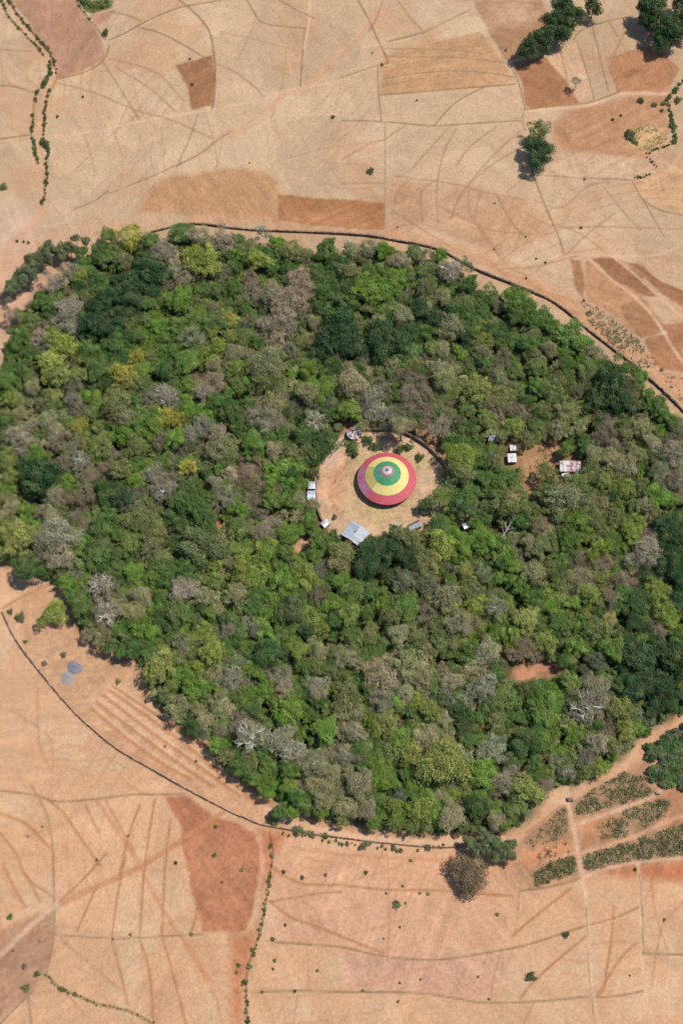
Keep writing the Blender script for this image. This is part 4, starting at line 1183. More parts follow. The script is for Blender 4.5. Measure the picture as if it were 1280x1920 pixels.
def joined(name, items, mat, nmax=None, attr=True):
    """items: (V,Lv, loc, scale3, rot, color) -> one mesh"""
    Vs, Ls, Ts = [], [], []
    for V, Lv, loc, sc, rot, c, frac in items:
        if frac < 1:
            sel = rng.random(len(V)) < frac
            V = V[sel]; Lv = Lv[sel]
        ca, sa = math.cos(rot), math.sin(rot)
        ctr = V.mean(axis=1, keepdims=True)
        W = (ctr + (V - ctr) * (1 / math.sqrt(frac))) * np.array(sc)
        W = np.stack([W[..., 0] * ca - W[..., 1] * sa, W[..., 0] * sa + W[..., 1] * ca, W[..., 2]], -1) + np.array(loc)
        Vs.append(W); Ls.append(Lv); Ts.append(np.tile(np.asarray(c, dtype=np.float32), (len(W), 1)))
    me = mesh_quads(name, np.vstack(Vs), {'lv': np.concatenate(Ls), 'tint': np.vstack(Ts)})
    return link(name, me, mat)


FP = smooth(np.vstack([GA(FOREST), GA(FOREST[:1])]), 4)
HOLES = [GA([(945, 940), (972, 888), (985, 868), (972, 842), (1005, 815), (1062, 815), (1072, 850), (1045, 875), (1032, 905), (1010, 942)]), GA([(830, 812), (856, 835), (862, 870), (840, 885), (826, 850), (800, 818)]),
         GA([(838, 985), (850, 950), (900, 955), (950, 928), (960, 940), (905, 972), (850, 998)])] + [GA(q) for q in ([(590, 862), (605, 830), (640, 812), (700, 800), (760, 802), (800, 815), (838, 850), (845, 885), (838, 930), (835, 965), (790, 995), (725, 1010), (675, 1030), (622, 1010), (600, 985), (586, 940)],
                         [(955, 1255), (975, 1238), (1060, 1244), (1070, 1256), (1000, 1285), (962, 1295)], [(545, 1035), (556, 1005), (582, 1015), (565, 1042)],
                         [(573, 895), (596, 895), (596, 945), (573, 945)], [(945, 828), (974, 828), (974, 875), (945, 875)], [(910, 810), (934, 810), (934, 836), (910, 836)],
                         [(1043, 858), (1096, 858), (1090, 905), (1050, 905)], [(860, 972), (882, 972), (882, 998), (860, 998)],
                         [(398, 990), (402, 978), (420, 980), (420, 994)], [(584, 712), (584, 685), (600, 680), (606, 705)])]


KEEP = [(1044, 860, 1092, 893), (573, 900, 594, 940), (948, 830, 970, 868), (912, 812, 930, 828), (864, 977, 882, 993), (636, 980, 700, 1018), (598, 972, 622, 992), (762, 974, 794, 992), (650, 797, 678, 826),
        (960, 1245, 1060, 1272), (552, 1008, 578, 1032), (990, 870, 1030, 890), (920, 990, 950, 1010)]


def in_forest(x, y):
    a = np.array([x]), np.array([y])
    if not inside(FP, *a)[0]: return False
    for h in HOLES:
        if inside(h, *a)[0]: return False
    return True


items = []
SRC = []                                   # crown shapes the undergrowth is strewn with
SRCI = {}
for k_ in ('lumpy', 'fine', 'round', 'twiggy', 'bare', 'bush', 'flat', 'tall'):
    SRCI[k_] = []
    for (me, V, Lv, limbs) in BANK[k_]:
        m2 = me.copy(); m2.materials.clear(); m2.materials.append(LEAFI)
        SRCI[k_].append(len(SRC)); SRC.append(m2)
        if limbs is not None and k_ == 'bare':
            pass
for i, (px, py, r, kk) in enumerate(trees):
    if i in indiv: continue
    rad, h = tree_dims(px, py, r, kk)
    zc = max(h - rad * .6, rad * .4)
    p = G(px, py, zc)
    form = KFORM[kk[0]]
    items.append((SRCI[form][i % len(SRCI[form])], (p.x, p.y, zc), (rad, rad, rad * .85), random.uniform(0, 6.28), kcolor(kk)))
tp = np.array([(t_[0], t_[1], t_[2]) for t_ in trees])
fill = []
k = 0
rf = random.Random(5)
while k < 60000 and len(fill) < 2600:
    k += 1
    px, py = rf.uniform(-70, 1345), rf.uniform(425, 1585)
    R = rf.choice([7, 9, 11, 13, 16, 20, 22]) if k < 15000 else rf.uniform(4, 9)
    h = rf.uniform(3.0, 9.5) if k < 15000 else rf.uniform(1.0, 3.5)
    p = G(px, py, h * .5)
    if not in_forest(p.x, p.y): continue
    if k < 15000 and np.hypot(FP[:, 0] - p.x, FP[:, 1] - p.y).min() < R * .95 * mpp(py): continue
    if any(x0 - R * .75 < px < x1 + R * .75 and y0 - R * .5 < py < y1 + R * .85 for x0, y0, x1, y1 in KEEP): continue
    d = np.hypot(tp[:, 0] - px, tp[:, 1] - py)
    if np.any(d < tp[:, 2] * (.7 if k < 15000 else .5)): continue
    if any((px - q[0]) ** 2 + (py - q[1]) ** 2 < (.5 * (R + q[2])) ** 2 for q in fill): continue
    fill.append((px, py, R, h))
for (px, py, R, h) in fill:
    d = np.hypot(tp[:, 0] - px, tp[:, 1] - py)
    near = np.argsort(d)[:5]
    kk = trees[near[rf.randrange(0, 4)]][3]
    if rf.random() < .33: kk = rf.choice(['g', 'gd', 'go', 'b', 'gb', 'go', 'dg', 'og', 'gl', 'g', 'vg'])
    if kk[0] in 'yw': kk = 'go'
    if kk[0] in 'eE': kk = 'og'
    form = {'twiggy': 'twiggy', 'round': 'fine', 'fine': 'fine'}.get(KFORM[kk[0]], 'lumpy')
    rad = R * mpp(py) * 1.25
    vi = SRCI[form][rf.randrange(len(SRCI[form]))]
    zc = h * .58
    p = G(px, py, zc)
    items.append((vi, (p.x, p.y, zc), (rad * rf.uniform(.8, 1.3), rad * rf.uniform(.8, 1.3), min(rad, zc + .4) * .9), rf.uniform(0, 6.28), kcolor(kk, .15)))
# skirt of leaves along the rim of the wood
PR = smooth(np.vstack([GA(FOREST), GA(FOREST[:1])]), 3.4)
for q in PR:
    if abs(q[0]) > 185: continue
    nx_ = q * 1.0
    rad = random.uniform(1.4, 2.6)
    kk = random.choice(['g', 'gb', 'go', 'og', 'dg', 'g'])
    c = np.array([5.0, 15.0]) - q
    c = c / np.linalg.norm(c)
    z = random.uniform(.7, 1.6)
    items.append((SRCI['lumpy'][random.randrange(6)], (q[0] + c[0] * 2.2 + random.uniform(-1, 1), q[1] + c[1] * 2.2 + random.uniform(-1, 1), z), (rad, rad, rad * .8), random.uniform(0, 6), kcolor(kk, .2)))


def strewn(name, items, label):
    n = len(items)
    me = bpy.data.meshes.new(name)
    me.vertices.add(n)
    me.vertices.foreach_set('co', np.array([it[1] for it in items], dtype=np.float32).reshape(-1))
    a = me.attributes.new('form', 'INT', 'POINT'); a.data.foreach_set('value', np.array([it[0] for it in items], dtype=np.int32))
    a = me.attributes.new('size', 'FLOAT_VECTOR', 'POINT'); a.data.foreach_set('vector', np.array([it[2] for it in items], dtype=np.float32).reshape(-1))
    a = me.attributes.new('turn', 'FLOAT_VECTOR', 'POINT'); a.data.foreach_set('vector', np.array([(0, 0, it[3]) for it in items], dtype=np.float32).reshape(-1))
    a = me.attributes.new('tint', 'FLOAT_COLOR', 'POINT'); a.data.foreach_set('color', np.array([(*it[4], 1) for it in items], dtype=np.float32).reshape(-1))
    o = link(name, me)
    ng = bpy.data.node_groups.new(name, 'GeometryNodeTree')
    ng.interface.new_socket('Geometry', in_out='INPUT', socket_type='NodeSocketGeometry')
    ng.interface.new_socket('Geometry', in_out='OUTPUT', socket_type='NodeSocketGeometry')
    N, L = ng.nodes, ng.links
    gi, go = N.new('NodeGroupInput'), N.new('NodeGroupOutput')
    ci = N.new('GeometryNodeCollectionInfo')
    ci.inputs['Collection'].default_value = SRCCOL
    ci.inputs['Separate Children'].default_value = True
    ci.inputs['Reset Children'].default_value = True
    ip = N.new('GeometryNodeInstanceOnPoints')
    def att(nm, ty):
        q = N.new('GeometryNodeInputNamedAttribute'); q.data_type = ty; q.inputs['Name'].default_value = nm
        return q.outputs['Attribute']
    L.new(gi.outputs[0], ip.inputs['Points']); L.new(ci.outputs[0], ip.inputs['Instance'])
    ip.inputs['Pick Instance'].default_value = True
    L.new(att('form', 'INT'), ip.inputs['Instance Index'])
    L.new(att('turn', 'FLOAT_VECTOR'), ip.inputs['Rotation'])
    L.new(att('size', 'FLOAT_VECTOR'), ip.inputs['Scale'])
    L.new(ip.outputs[0], go.inputs[0])
    md = o.modifiers.new('strew', 'NODES'); md.node_group = ng
    return tag(o, label, kind='stuff')


SRCCOL = bpy.data.collections.new('crown_forms')
for i, m2 in enumerate(SRC):
    SRCCOL.objects.link(bpy.data.objects.new('crown_form_%03d' % i, m2))
o = strewn('forest_undergrowth', items, 'smaller crowns, saplings and undergrowth filling the wood between its big trees')
print('filler', len(fill), 'strewn', len(items))

# ------------------------------------------------------------------ hedgerows
def bush_items(pts, rpx, kk, step=.85, jit=.5, frac=.25, skip=0.0, zs=.9):
    step, skip, rpx = .6, skip * .3, rpx * .92
    P = smooth(GA(pts), 1.0)
    it = []
    s_ = mpp(float(np.mean([p[1] for p in pts])))
    i = 0.0
    while i < len(P) - 1:
        q = P[int(i)]
        rad = rpx * s_ * random.choice([.45, .55, .65, .8, .95, 1.25])
        if random.random() > skip:
            V, Lv = BANK['bush'][random.randrange(3)][1:3]
            z = rad * .45
            it.append((V, Lv, (q[0] + random.uniform(-jit, jit), q[1] + random.uniform(-jit, jit), z), (rad, rad, rad * zs), random.uniform(0, 6), muted(random.choice(kk), .2), frac))
        i += max(1.0, rad * step)
    return it


def hedge(pts, rpx, kk, label, **k):
    it = bush_items(pts, rpx, kk, **k)
    o = joined('hedge', it, LEAFA)
    return tag(o, label, 'hedge', 'hedgerows among the fields')


hedge([(3, 4), (20, 35), (45, 62), (70, 88), (84, 106)], 3.2, ['g', 'go', 'o'], 'thin dotted hedge on the outer left side of the double hedgerow', skip=.2, frac=.6)
hedge([(14, -4), (35, 28), (60, 60), (88, 92), (102, 118), (107, 146)], 3.6, ['g', 'dg', 'go'], 'dotted hedge on the right side of the double hedgerow, top left', skip=.12, frac=.6)
hedge([(95, 116), (94, 138), (88, 152), (82, 166)], 5.6, ['g', 'b', 'dg'], 'thick short bright green hedge where the upper left track bends', frac=.6)
hedge([(70, 172), (67, 195)], 4, ['g', 'dg'], 'short dark hedge piece left of the track below the bend', frac=.6)
hedge([(62, 215), (62, 232), (60, 250)], 5, ['g', 'og'], 'thick hedge piece left of the track at the field ridge', frac=.6)
hedge([(61, 256), (66, 280), (72, 308)], 4, ['g', 'og', 'lg'], 'sparse lower hedge piece left of the track', skip=.1, frac=.6)
hedge([(92, 172), (85, 200), (84, 228), (80, 262)], 4, ['g', 'dg', 'og'], 'hedge on the right side of the track below the bend', skip=.1, frac=.6)
hedge([(82, 266), (90, 280), (88, 300)], 7, ['g', 'dg'], 'tallest hedge piece on the right side of the upper left track', frac=.6)
hedge([(87, 306), (89, 325), (87, 345), (80, 385)], 4, ['g', 'dg', 'og'], 'lowest stretch of hedge right of the track, thinning downwards', skip=.15, frac=.6)
hedge([(142, 0), (152, 16), (170, 38)], 2.5, ['dg', 'g'], 'thin dark hedge beside the small green crop, top left', frac=.5)
hedge([(1279, 152), (1262, 172), (1252, 186)], 4.5, ['g', 'og'], 'hedge climbing to the right edge above the small farm plot', frac=.6)
hedge([(1250, 190), (1256, 215), (1261, 240), (1266, 262)], 5, ['g', 'og', 'dg'], 'hedge down the right side of the small farm plot', frac=.6)
hedge([(1262, 268), (1240, 277), (1218, 286), (1208, 292)], 5, ['dg', 'g'], 'hedge along the lower right side of the small farm plot', frac=.6)
hedge([(1213, 297), (1222, 306), (1232, 317)], 3.6, ['dg', 'g'], 'short slanting hedge piece under the farm plot hedge', frac=.6)
hedge([(1188, 335), (1205, 331), (1222, 328)], 4.2, ['dg', 'g'], 'short level hedge piece at the end of a field ridge, right', frac=.6)
hedge([(1177, 246), (1184, 262), (1196, 272)], 8, ['og', 'g'], 'bushy hedge corner on the left of the small farm plot', frac=.6)
hedge([(150, 3), (165, 10), (180, 12), (208, 5)], 7, ['bg', 'g', 'b'], 'bright leafy crop patch at the top edge, left', frac=.5, jit=2)
hedge([(88, 1828), (110, 1850), (150, 1868)], 4.2, ['o', 'lo', 'og'], 'olive hedge along the curving ridge, bottom left', frac=.6)
hedge([(150, 1870), (190, 1884), (240, 1895), (292, 1920)], 2.4, ['o', 'lo'], 'thin low end of the olive hedge, bottom left', skip=.3, frac=.5)
hedge([(506, 1575), (508, 1610), (503, 1660), (497, 1700)], 4, ['o', 'og', 'ov'], 'scrub along the upper part of the drain below the wall', skip=.35, frac=.5)
hedge([(495, 1705), (490, 1735), (480, 1770), (470, 1800)], 4, ['og', 'g', 'o'], 'scrub along the middle part of the drain, bottom', skip=.2, frac=.5)
hedge([(463, 1855), (462, 1880), (464, 1920)], 4.4, ['og', 'dg', 'o'], 'scrub along the lowest part of the drain at the bottom edge', skip=.1, frac=.6)
hedge([(532, 1560), (560, 1563), (600, 1570), (625, 1575)], 5.5, ['og', 'ov', 'o'], 'grey-green scrub just under the lower stone wall, left stretch', skip=.25, frac=.5, jit=1.2)
hedge([(630, 1578), (680, 1584), (760, 1592)], 4.6, ['og', 'ov', 'vo'], 'grey-green scrub just under the lower stone wall, middle stretch', skip=.35, frac=.5, jit=1.2)
hedge([(780, 1592), (800, 1588), (840, 1590)], 4.6, ['dv', 'ov', 'dg'], 'dark scrub under the lower stone wall beside the eucalyptus stand', skip=.4, frac=.5, jit=1)

# ------------------------------------------------------------------ single bushes in the fields
BUSHM = [b[0] for b in BANK['bush']]
FLDB = [(198, 62, 9, 'dg', 'round dark bush at the ridge junction under the green crop'), (361, 158, 4, 'dg', 'dark bush in the middle of the brown plot, upper left'),
        (356, 110, 3.5, 'g', 'small bush on the top edge of the brown plot, upper left'), (156, 181, 3.5, 'dg', 'small dark bush in the pale field right of the double hedgerow'),
        (108, 218, 4, 'g', 'small green bush close to the right side of the double hedgerow'), (624, 219, 4.5, 'dg', 'dark bush beside a pale path in the upper middle fields'),
        (695, 320, 9, 'g', 'largest lone bush of the upper middle fields, casting a shadow left'), (7, 350, 9, 'og', 'bush cut by the left edge above the forest'),
        (468, 305, 2, 'dg', 'tiny dark bush above the tan field, upper middle'), (716, 121, 4, 'p', 'brown tuft on the ridge corner, top middle'), (948, 94, 3.5, 'dg', 'small dark bush left of the leaning eucalyptus row'),
        (781, 188, 2.5, 'dg', 'tiny bush in a pale plot, upper middle right'), (698, 99, 2.5, 'dg', 'tiny bush left of the ridge, top middle'), (927, 381, 2.5, 'og', 'tiny bush above the slanting ridge end, right'),
        (985, 444, 2.5, 'g', 'tiny bush at the lower tip of the short slanting ridge'), (1089, 427, 4, 'dg', 'small dark bush among tractor curves, upper right'), (926, 467, 2.5, 'g', 'tiny bush in the field left of the twin bushes'),
        (1005, 485, 2.8, 'dg', 'left one of two tiny dark bushes above the upper wall'), (1022, 492, 3.2, 'dg', 'right one of two tiny dark bushes above the upper wall'), (986, 522, 2.8, 'dg', 'tiny dark bush nearest the upper wall'),
        (745, 426, 2.5, 'dg', 'tiny dark bush above the top of the upper wall, middle'), (1095, 336, 2.8, 'dg', 'tiny bush on the level ridge, right'), (1200, 188, 8, 'dg', 'larger round bush in a row of three, upper right'),
        (1225, 196, 6.5, 'og', 'middle bush in a row of three, upper right'), (1240, 207, 5, 'dg', 'right bush in a row of three, upper right'), (1243, 194, 6, 'bg', 'bright bush just above the row of three, upper right'),
        (1270, 188, 8, 'g', 'round bush at the right edge above the farm plot'), (1148, 224, 4.5, 'g', 'green bush on the sandy spot, upper right'), (1163, 216, 3.5, 'dg', 'small dark bush beside the sandy spot, upper right'),
        (1094, 563, 3.6, 'dg', 'dark bush at the foot of the narrow brown strip'), (1240, 693, 5, 'ov', 'grey bush at the fork below the brown plots, right'), (1215, 687, 3.5, 'ov', 'small grey bush left of the fork, right'),
        (744, 1697, 9, 'bg', 'bright green bush with a shadow left, lower middle field'), (1060, 1753, 8, 'g', 'green bush resting on the field ridge, lower right'), (995, 1831, 11, 'dg', 'largest dark bush of the lower right fields'),
        (686, 1636, 5, 'g', 'small green bush in the pale strip below the lower wall'), (770, 1613, 4.5, 'l', 'small lime bush beside the red path under the wall'), (945, 1627, 3.5, 'og', 'small bush right of the lone brown tree'),
        (755, 1661, 4, 'ov', 'greyish tuft left of the lone brown tree'), (787, 1675, 3.5, 'l', 'left lime tuft on the furrow left of the brown tree'), (802, 1676, 4, 'l', 'right lime tuft on the furrow left of the brown tree'),
        (760, 1693, 3, 'og', 'tiny bush right of the bright green bush'), (724, 1675, 3, 'og', 'tiny bush upper left of the bright green bush'), (750, 1738, 3.5, 'l', 'tiny lime tuft below the bright green bush'),
        (932, 1715, 5, 'l', 'flat lime tuft in the middle of the lower right plot'), (719, 1760, 2.5, 'dg', 'tiny dark bush above the wavy ridge, lower middle'), (1190, 1630, 4.5, 'dg', 'dark bush at the top of the right-hand path, lower right'),
        (1245, 1724, 4, 'og', 'small tuft near the right edge, lower right'), (1180, 1829, 2.5, 'og', 'tiny tuft left of the right-hand path, bottom'), (680, 1857, 3.5, 'l', 'lime tuft on the lowest ridge, bottom middle'), (746, 1878, 3.5, 'l', 'lime tuft below the lowest ridge, bottom middle'),
        (788, 1836, 3, 'og', 'upper of two tiny tufts in the greyish plot'), (749, 1843, 3, 'g', 'left tiny tuft in the greyish plot, bottom middle'), (896, 1831, 3.5, 'l', 'lime tuft left of the largest dark bush, bottom'),
        (916, 1873, 3.5, 'og', 'tuft at the meeting of two ridges, bottom right'), (19, 1719, 8, 'g', 'green bush near the left edge beside the pale path'), (50, 1852, 9, 'bo', 'bigger bush at the ridge meeting, bottom left'),
        (70, 1826, 7, 'g', 'green bush above the olive hedge, bottom left'), (46, 1812, 7.5, 'tv', 'dry grey bush in the brownish plot, bottom left'), (25, 1782, 4, 'ov', 'small grey tuft in the brownish plot, left'), (75, 1765, 3, 'l', 'tiny lime tuft in the brownish plot, left'),
        (330, 1618, 5, 'dg', 'dark bush just left of the red field'), (402, 1603, 6, 'g', 'bigger bush within the red field'), (405, 1550, 4.5, 'og', 'bush in the top of the red field near the path'), (417, 1654, 4, 'l', 'lime tuft low in the red field'), (455, 1630, 5, 'tp', 'dry tuft in the red field, right side'),
        (245, 1752, 4, 'l', 'lime tuft on the level ridge, lower left'), (360, 1752, 4.5, 'l', 'lime tuft at the right end of the level ridge, lower left'), (212, 1761, 3, 'og', 'tiny bush on the level ridge, lower left'), (241, 1567, 3, 'l', 'tiny lime tuft between furrows, left of the red field'), (80, 1550, 3, 'og', 'tiny tuft right of the thin ridge, lower left'),
        (53, 1568, 3, 'og', 'tiny tuft left of the thin ridge, lower left'), (182, 1612, 3.4, 'og', 'tiny tuft where furrows meet, lower left'), (222, 1278, 6.5, 'l', 'lime bush at the top of the ploughed stripes'), (39, 1158, 11, 'og', 'wide bush left of the lone lime tree'), (20, 1147, 6.5, 'og', 'smaller bush at the end of the lower wall, left'),
        (48, 1203, 5, 'lo', 'yellowish tuft beside the lower wall, left'), (120, 1228, 8, 'p', 'dry brown tuft above the gravel heaps'), (84, 1243, 7, 'pt', 'faint dry tuft left of the gravel heaps'), (368, 1427, 4, 'l', 'lime tuft among the ploughed stripes, lower end'), (310, 1400, 3, 'og', 'tiny tuft among the ploughed stripes'),
        (510, 1536, 13, 'o', 'olive bush pressing on the lower wall where it turns'), (558, 1556, 12, 'ov', 'second bush along the lower wall, right of the olive one'), (680, 1587, 9, 'vo', 'grey bush under the lower wall, right of its middle'), (802, 1590, 8, 'dv', 'dark grey bush under the wall by the eucalyptus stand'),
        (460, 1842, 9, 'g', 'largest green bush on the drain, bottom'), (468, 1812, 6.5, 'lg', 'yellow-green bush just above the largest drain bush'), (448, 1810, 5, 'og', 'bush left of the drain, bottom'), (444, 1823, 4, 'og', 'small bush lower left of the drain bushes'), (532, 1635, 5.5, 'g', 'green bush right of the drain top'), (567, 1646, 5, 'og', 'bush in the strip right of the drain top'),
        (611, 1640, 4.5, 'og', 'bush near the red scar, below the wall'), (512, 1761, 5, 'g', 'green bush at the left end of the wavy ridge'), (515, 1800, 4.5, 'l', 'lime tuft cluster in the plot right of the drain'), (512, 1817, 4, 'lo', 'lower lime tuft in the plot right of the drain'), (595, 1820, 4, 'og', 'small bush alone in the plot right of the drain'),
        (553, 1858, 4, 'g', 'green tuft on the lowest ridge, right of the drain'), (492, 1860, 3.5, 'og', 'tuft at the left end of the lowest ridge'), (535, 1735, 4, 'og', 'tuft above the wavy ridge, right of the drain'), (33, 452, 4, 'dp', 'left dark tuft above the eucalyptus row'), (45, 453, 3.5, 'dp', 'middle dark tuft above the eucalyptus row'), (54, 455, 3.5, 'dp', 'right dark tuft above the eucalyptus row'),
        (1135, 1370, 1, 'g', None)]
YARDB = [(660, 838, 11, 'b', 'tall green shrub under the umbrella-roofed hut'), (664, 852, 8, 'gd', 'lower half of the tall shrub pair, nearer the church'), (690, 826, 9, 'g', 'flat green shrub between hut and tree shadow'), (704, 837, 8, 'gb', 'round green shrub beside the tree shadow in the yard'),
         (748, 844, 8.5, 'g', 'left dark bush of the pair above the church roof'), (765, 838, 8, 'g', 'right bush of the pair above the church roof'), (786, 858, 6.5, 'g', 'small spiky shrub upper right of the church'),
         (595, 895, 3.5, 'g', 'small weed against the left yard wall'), (800, 955, 11, 'ov', 'grey-olive bush at the lower right of the yard'), (627, 970, 5, 'og', 'thin bush right of the tilted little tin roof')]
for (px, py, r, kk, lab) in FLDB + YARDB:
    if lab is None: continue
    rad = r * mpp(py) * (1.3 if 590 < px < 830 and 820 < py < 1000 else .85)
    zc = rad * .5
    p = G(px, py, zc)
    dry = kk[0] in 'pv'
    o = link('bush', BUSHM[int(px + py) % 3], None)
    o.location = (p.x, p.y, zc); o.scale = (rad, rad * random.uniform(.85, 1.1), rad * .9); o.rotation_euler = (0, 0, random.uniform(0, 6))
    o.color = (*muted(kk, .1), 1)
    tag(o, lab, 'bush', 'bushes dotted over fields and yard')

# low crops and scrub nobody could count
def tufts(name, polys, n, rad, kk, label, dens=1.0, rows=None, thr=.0, seed=1):
    rg = np.random.default_rng(seed)
    Ps = []
    cols = []
    for poly in polys:
        P = GA(poly)
        lo, hi = P.min(0), P.max(0)
        area = (hi - lo).prod()
        m = int(n * area)
        q = rg.uniform(lo, hi, (m, 2))
        q = q[inside(P, q[:, 0], q[:, 1])]
        nz = fbm(q[:, 0] / 5 + 100, q[:, 1] / 5 + 100, seed + 5, 3)
        q = q[nz > thr + rg.uniform(-.16, .10, len(q))]
        Ps.append(q)
    Q = np.vstack(Ps)
    per = 11
    C = np.repeat(Q, per, axis=0)
    P3 = np.column_stack([C + rg.normal(0, rad * .45, C.shape), rg.uniform(.05, rad * .9, len(C))])
    nn = np.tile(np.array([0, 0, 1.0]), (len(P3), 1))
    V = leaves_on(P3, nn, rad * .38, .9, 1.9, rg)
    tint = np.array([(muted(random.choice(kk), .35) * .62 + np.array([.15, .125, .08]) * .38) * random.choice([.65, .85, 1.0, 1.2, 1.6]) for _ in range(len(Q))])
    Lv = np.clip(rg.normal(.45, .2, len(P3)), 0, 1)
    me = mesh_quads(name, V, {'lv': Lv, 'tint': np.repeat(tint, per, axis=0)})
    o = link(name, me, LEAFA)
    return tag(o, label, kind='stuff')


tufts('crop_plants', [[(1072, 1512), (1110, 1482), (1170, 1448), (1210, 1458), (1222, 1488), (1130, 1518), (1085, 1530)]], 2.4, .8, ['og', 'go', 'ov', 'vo', 'o', 'dg'], 'dark low scrubby crop between the two dirt tracks', thr=.42, seed=3)
tufts('crop_plants', [[(1150, 1530), (1215, 1500), (1250, 1500), (1265, 1520), (1200, 1556), (1150, 1572), (1095, 1590), (1092, 1578)]], 2.2, .8, ['og', 'ov', 'o', 'vo'], 'patchy low crop just above the orange track', thr=.48, seed=4)
tufts('crop_plants', [[(1090, 1605), (1140, 1592), (1200, 1573), (1290, 1540), (1290, 1600), (1160, 1616), (1098, 1632)]], 2.4, .8, ['og', 'go', 'ov', 'dg', 'o'], 'low crop just below the orange track, right edge', thr=.42, seed=5)
tufts('crop_plants', [[(1000, 1640), (1035, 1614), (1076, 1604), (1082, 1634), (1040, 1650), (1005, 1665)]], 2.4, .85, ['og', 'dg', 'go', 'o'], 'small dark crop patch left of the pale path', thr=.34, seed=6)
tufts('dry_scrub', [[(985, 1580), (1058, 1510), (1066, 1565), (1000, 1590)], [(1000, 1600), (1060, 1580), (1070, 1600), (1010, 1612)]], 1.6, .6, ['to', 'ov', 'o', 'og'], 'dry thin scrub left of the pale path', thr=.43, seed=7)
tufts('dry_scrub', [[(1090, 565), (1120, 578), (1160, 605), (1215, 655), (1240, 688), (1200, 690), (1130, 632), (1098, 600)], [(1240, 700), (1290, 712), (1290, 760), (1262, 745)]], 1.3, .65, ['to', 'ov', 'og', 'o'], 'grey-green dry scrub beside the upper wall bend', thr=.47, seed=8)
tufts('clearing_scrub', [[(955, 925), (985, 880), (1010, 860), (1000, 835), (1060, 820), (1085, 850), (1040, 870), (1025, 905), (1000, 935)], [(780, 805), (830, 815), (855, 860), (840, 880), (812, 850)], [(800, 990), (850, 950), (905, 960), (950, 935), (940, 965), (880, 990)]], .7, .65, ['to', 'po', 'o', 'og'], 'brown weeds on the open ground inside the wood', thr=.46, seed=9)
tufts('yard_weeds', [[(640, 850), (720, 835), (810, 860), (810, 950), (740, 990), (650, 975), (620, 930), (625, 880)]], .35, .28, ['o', 'og', 'to'], 'tiny weeds on the churchyard ground', thr=.52, seed=10)
tufts('low_plants', [[(620, 838), (648, 822), (655, 828), (628, 847)], [(682, 818), (704, 822), (700, 838), (680, 836)]], 3.0, .5, ['vg', 'g'], 'pale green low plants at the yard corner by the umbrella-roofed hut', thr=.3, seed=12)
tufts('vegetable_plants', [[(1176, 246), (1225, 230), (1250, 262), (1212, 285), (1182, 272)]], .8, .5, ['o', 'to', 'og'], 'sparse plants on the small farm plot, upper right', thr=.42, seed=13)
tufts('farm_crop', [[(146, -4), (213, -4), (210, 13), (176, 26), (161, 22)]], 2.0, .7, ['b', 'bg', 'lb'], 'bright green crop at the top edge, left', thr=.3, seed=14)

# dark orchard at the right edge
it = []
for _ in range(170):
    px, py = random.uniform(1215, 1330), random.uniform(1362, 1482)
    if py < 1402 - (px - 1215) * .58 or py > 1466 + (px - 1215) * .2: continue
    p = G(px, py, 1.2)
    rad = random.uniform(1.2, 2.2)
    V, Lv = BANK['lumpy'][random.randrange(6)][1:3]
    it.append((V, Lv, (p.x, p.y, 1.1), (rad, rad, rad * .8), random.uniform(0, 6), kcolor(random.choice(['dg', 'd', 'gd', 'dv', 'go']), .25), .10))
o = joined('orchard', it, LEAFA)
tag(o, 'dense dark shrub plantation at the right edge beside the dirt track', kind='stuff')

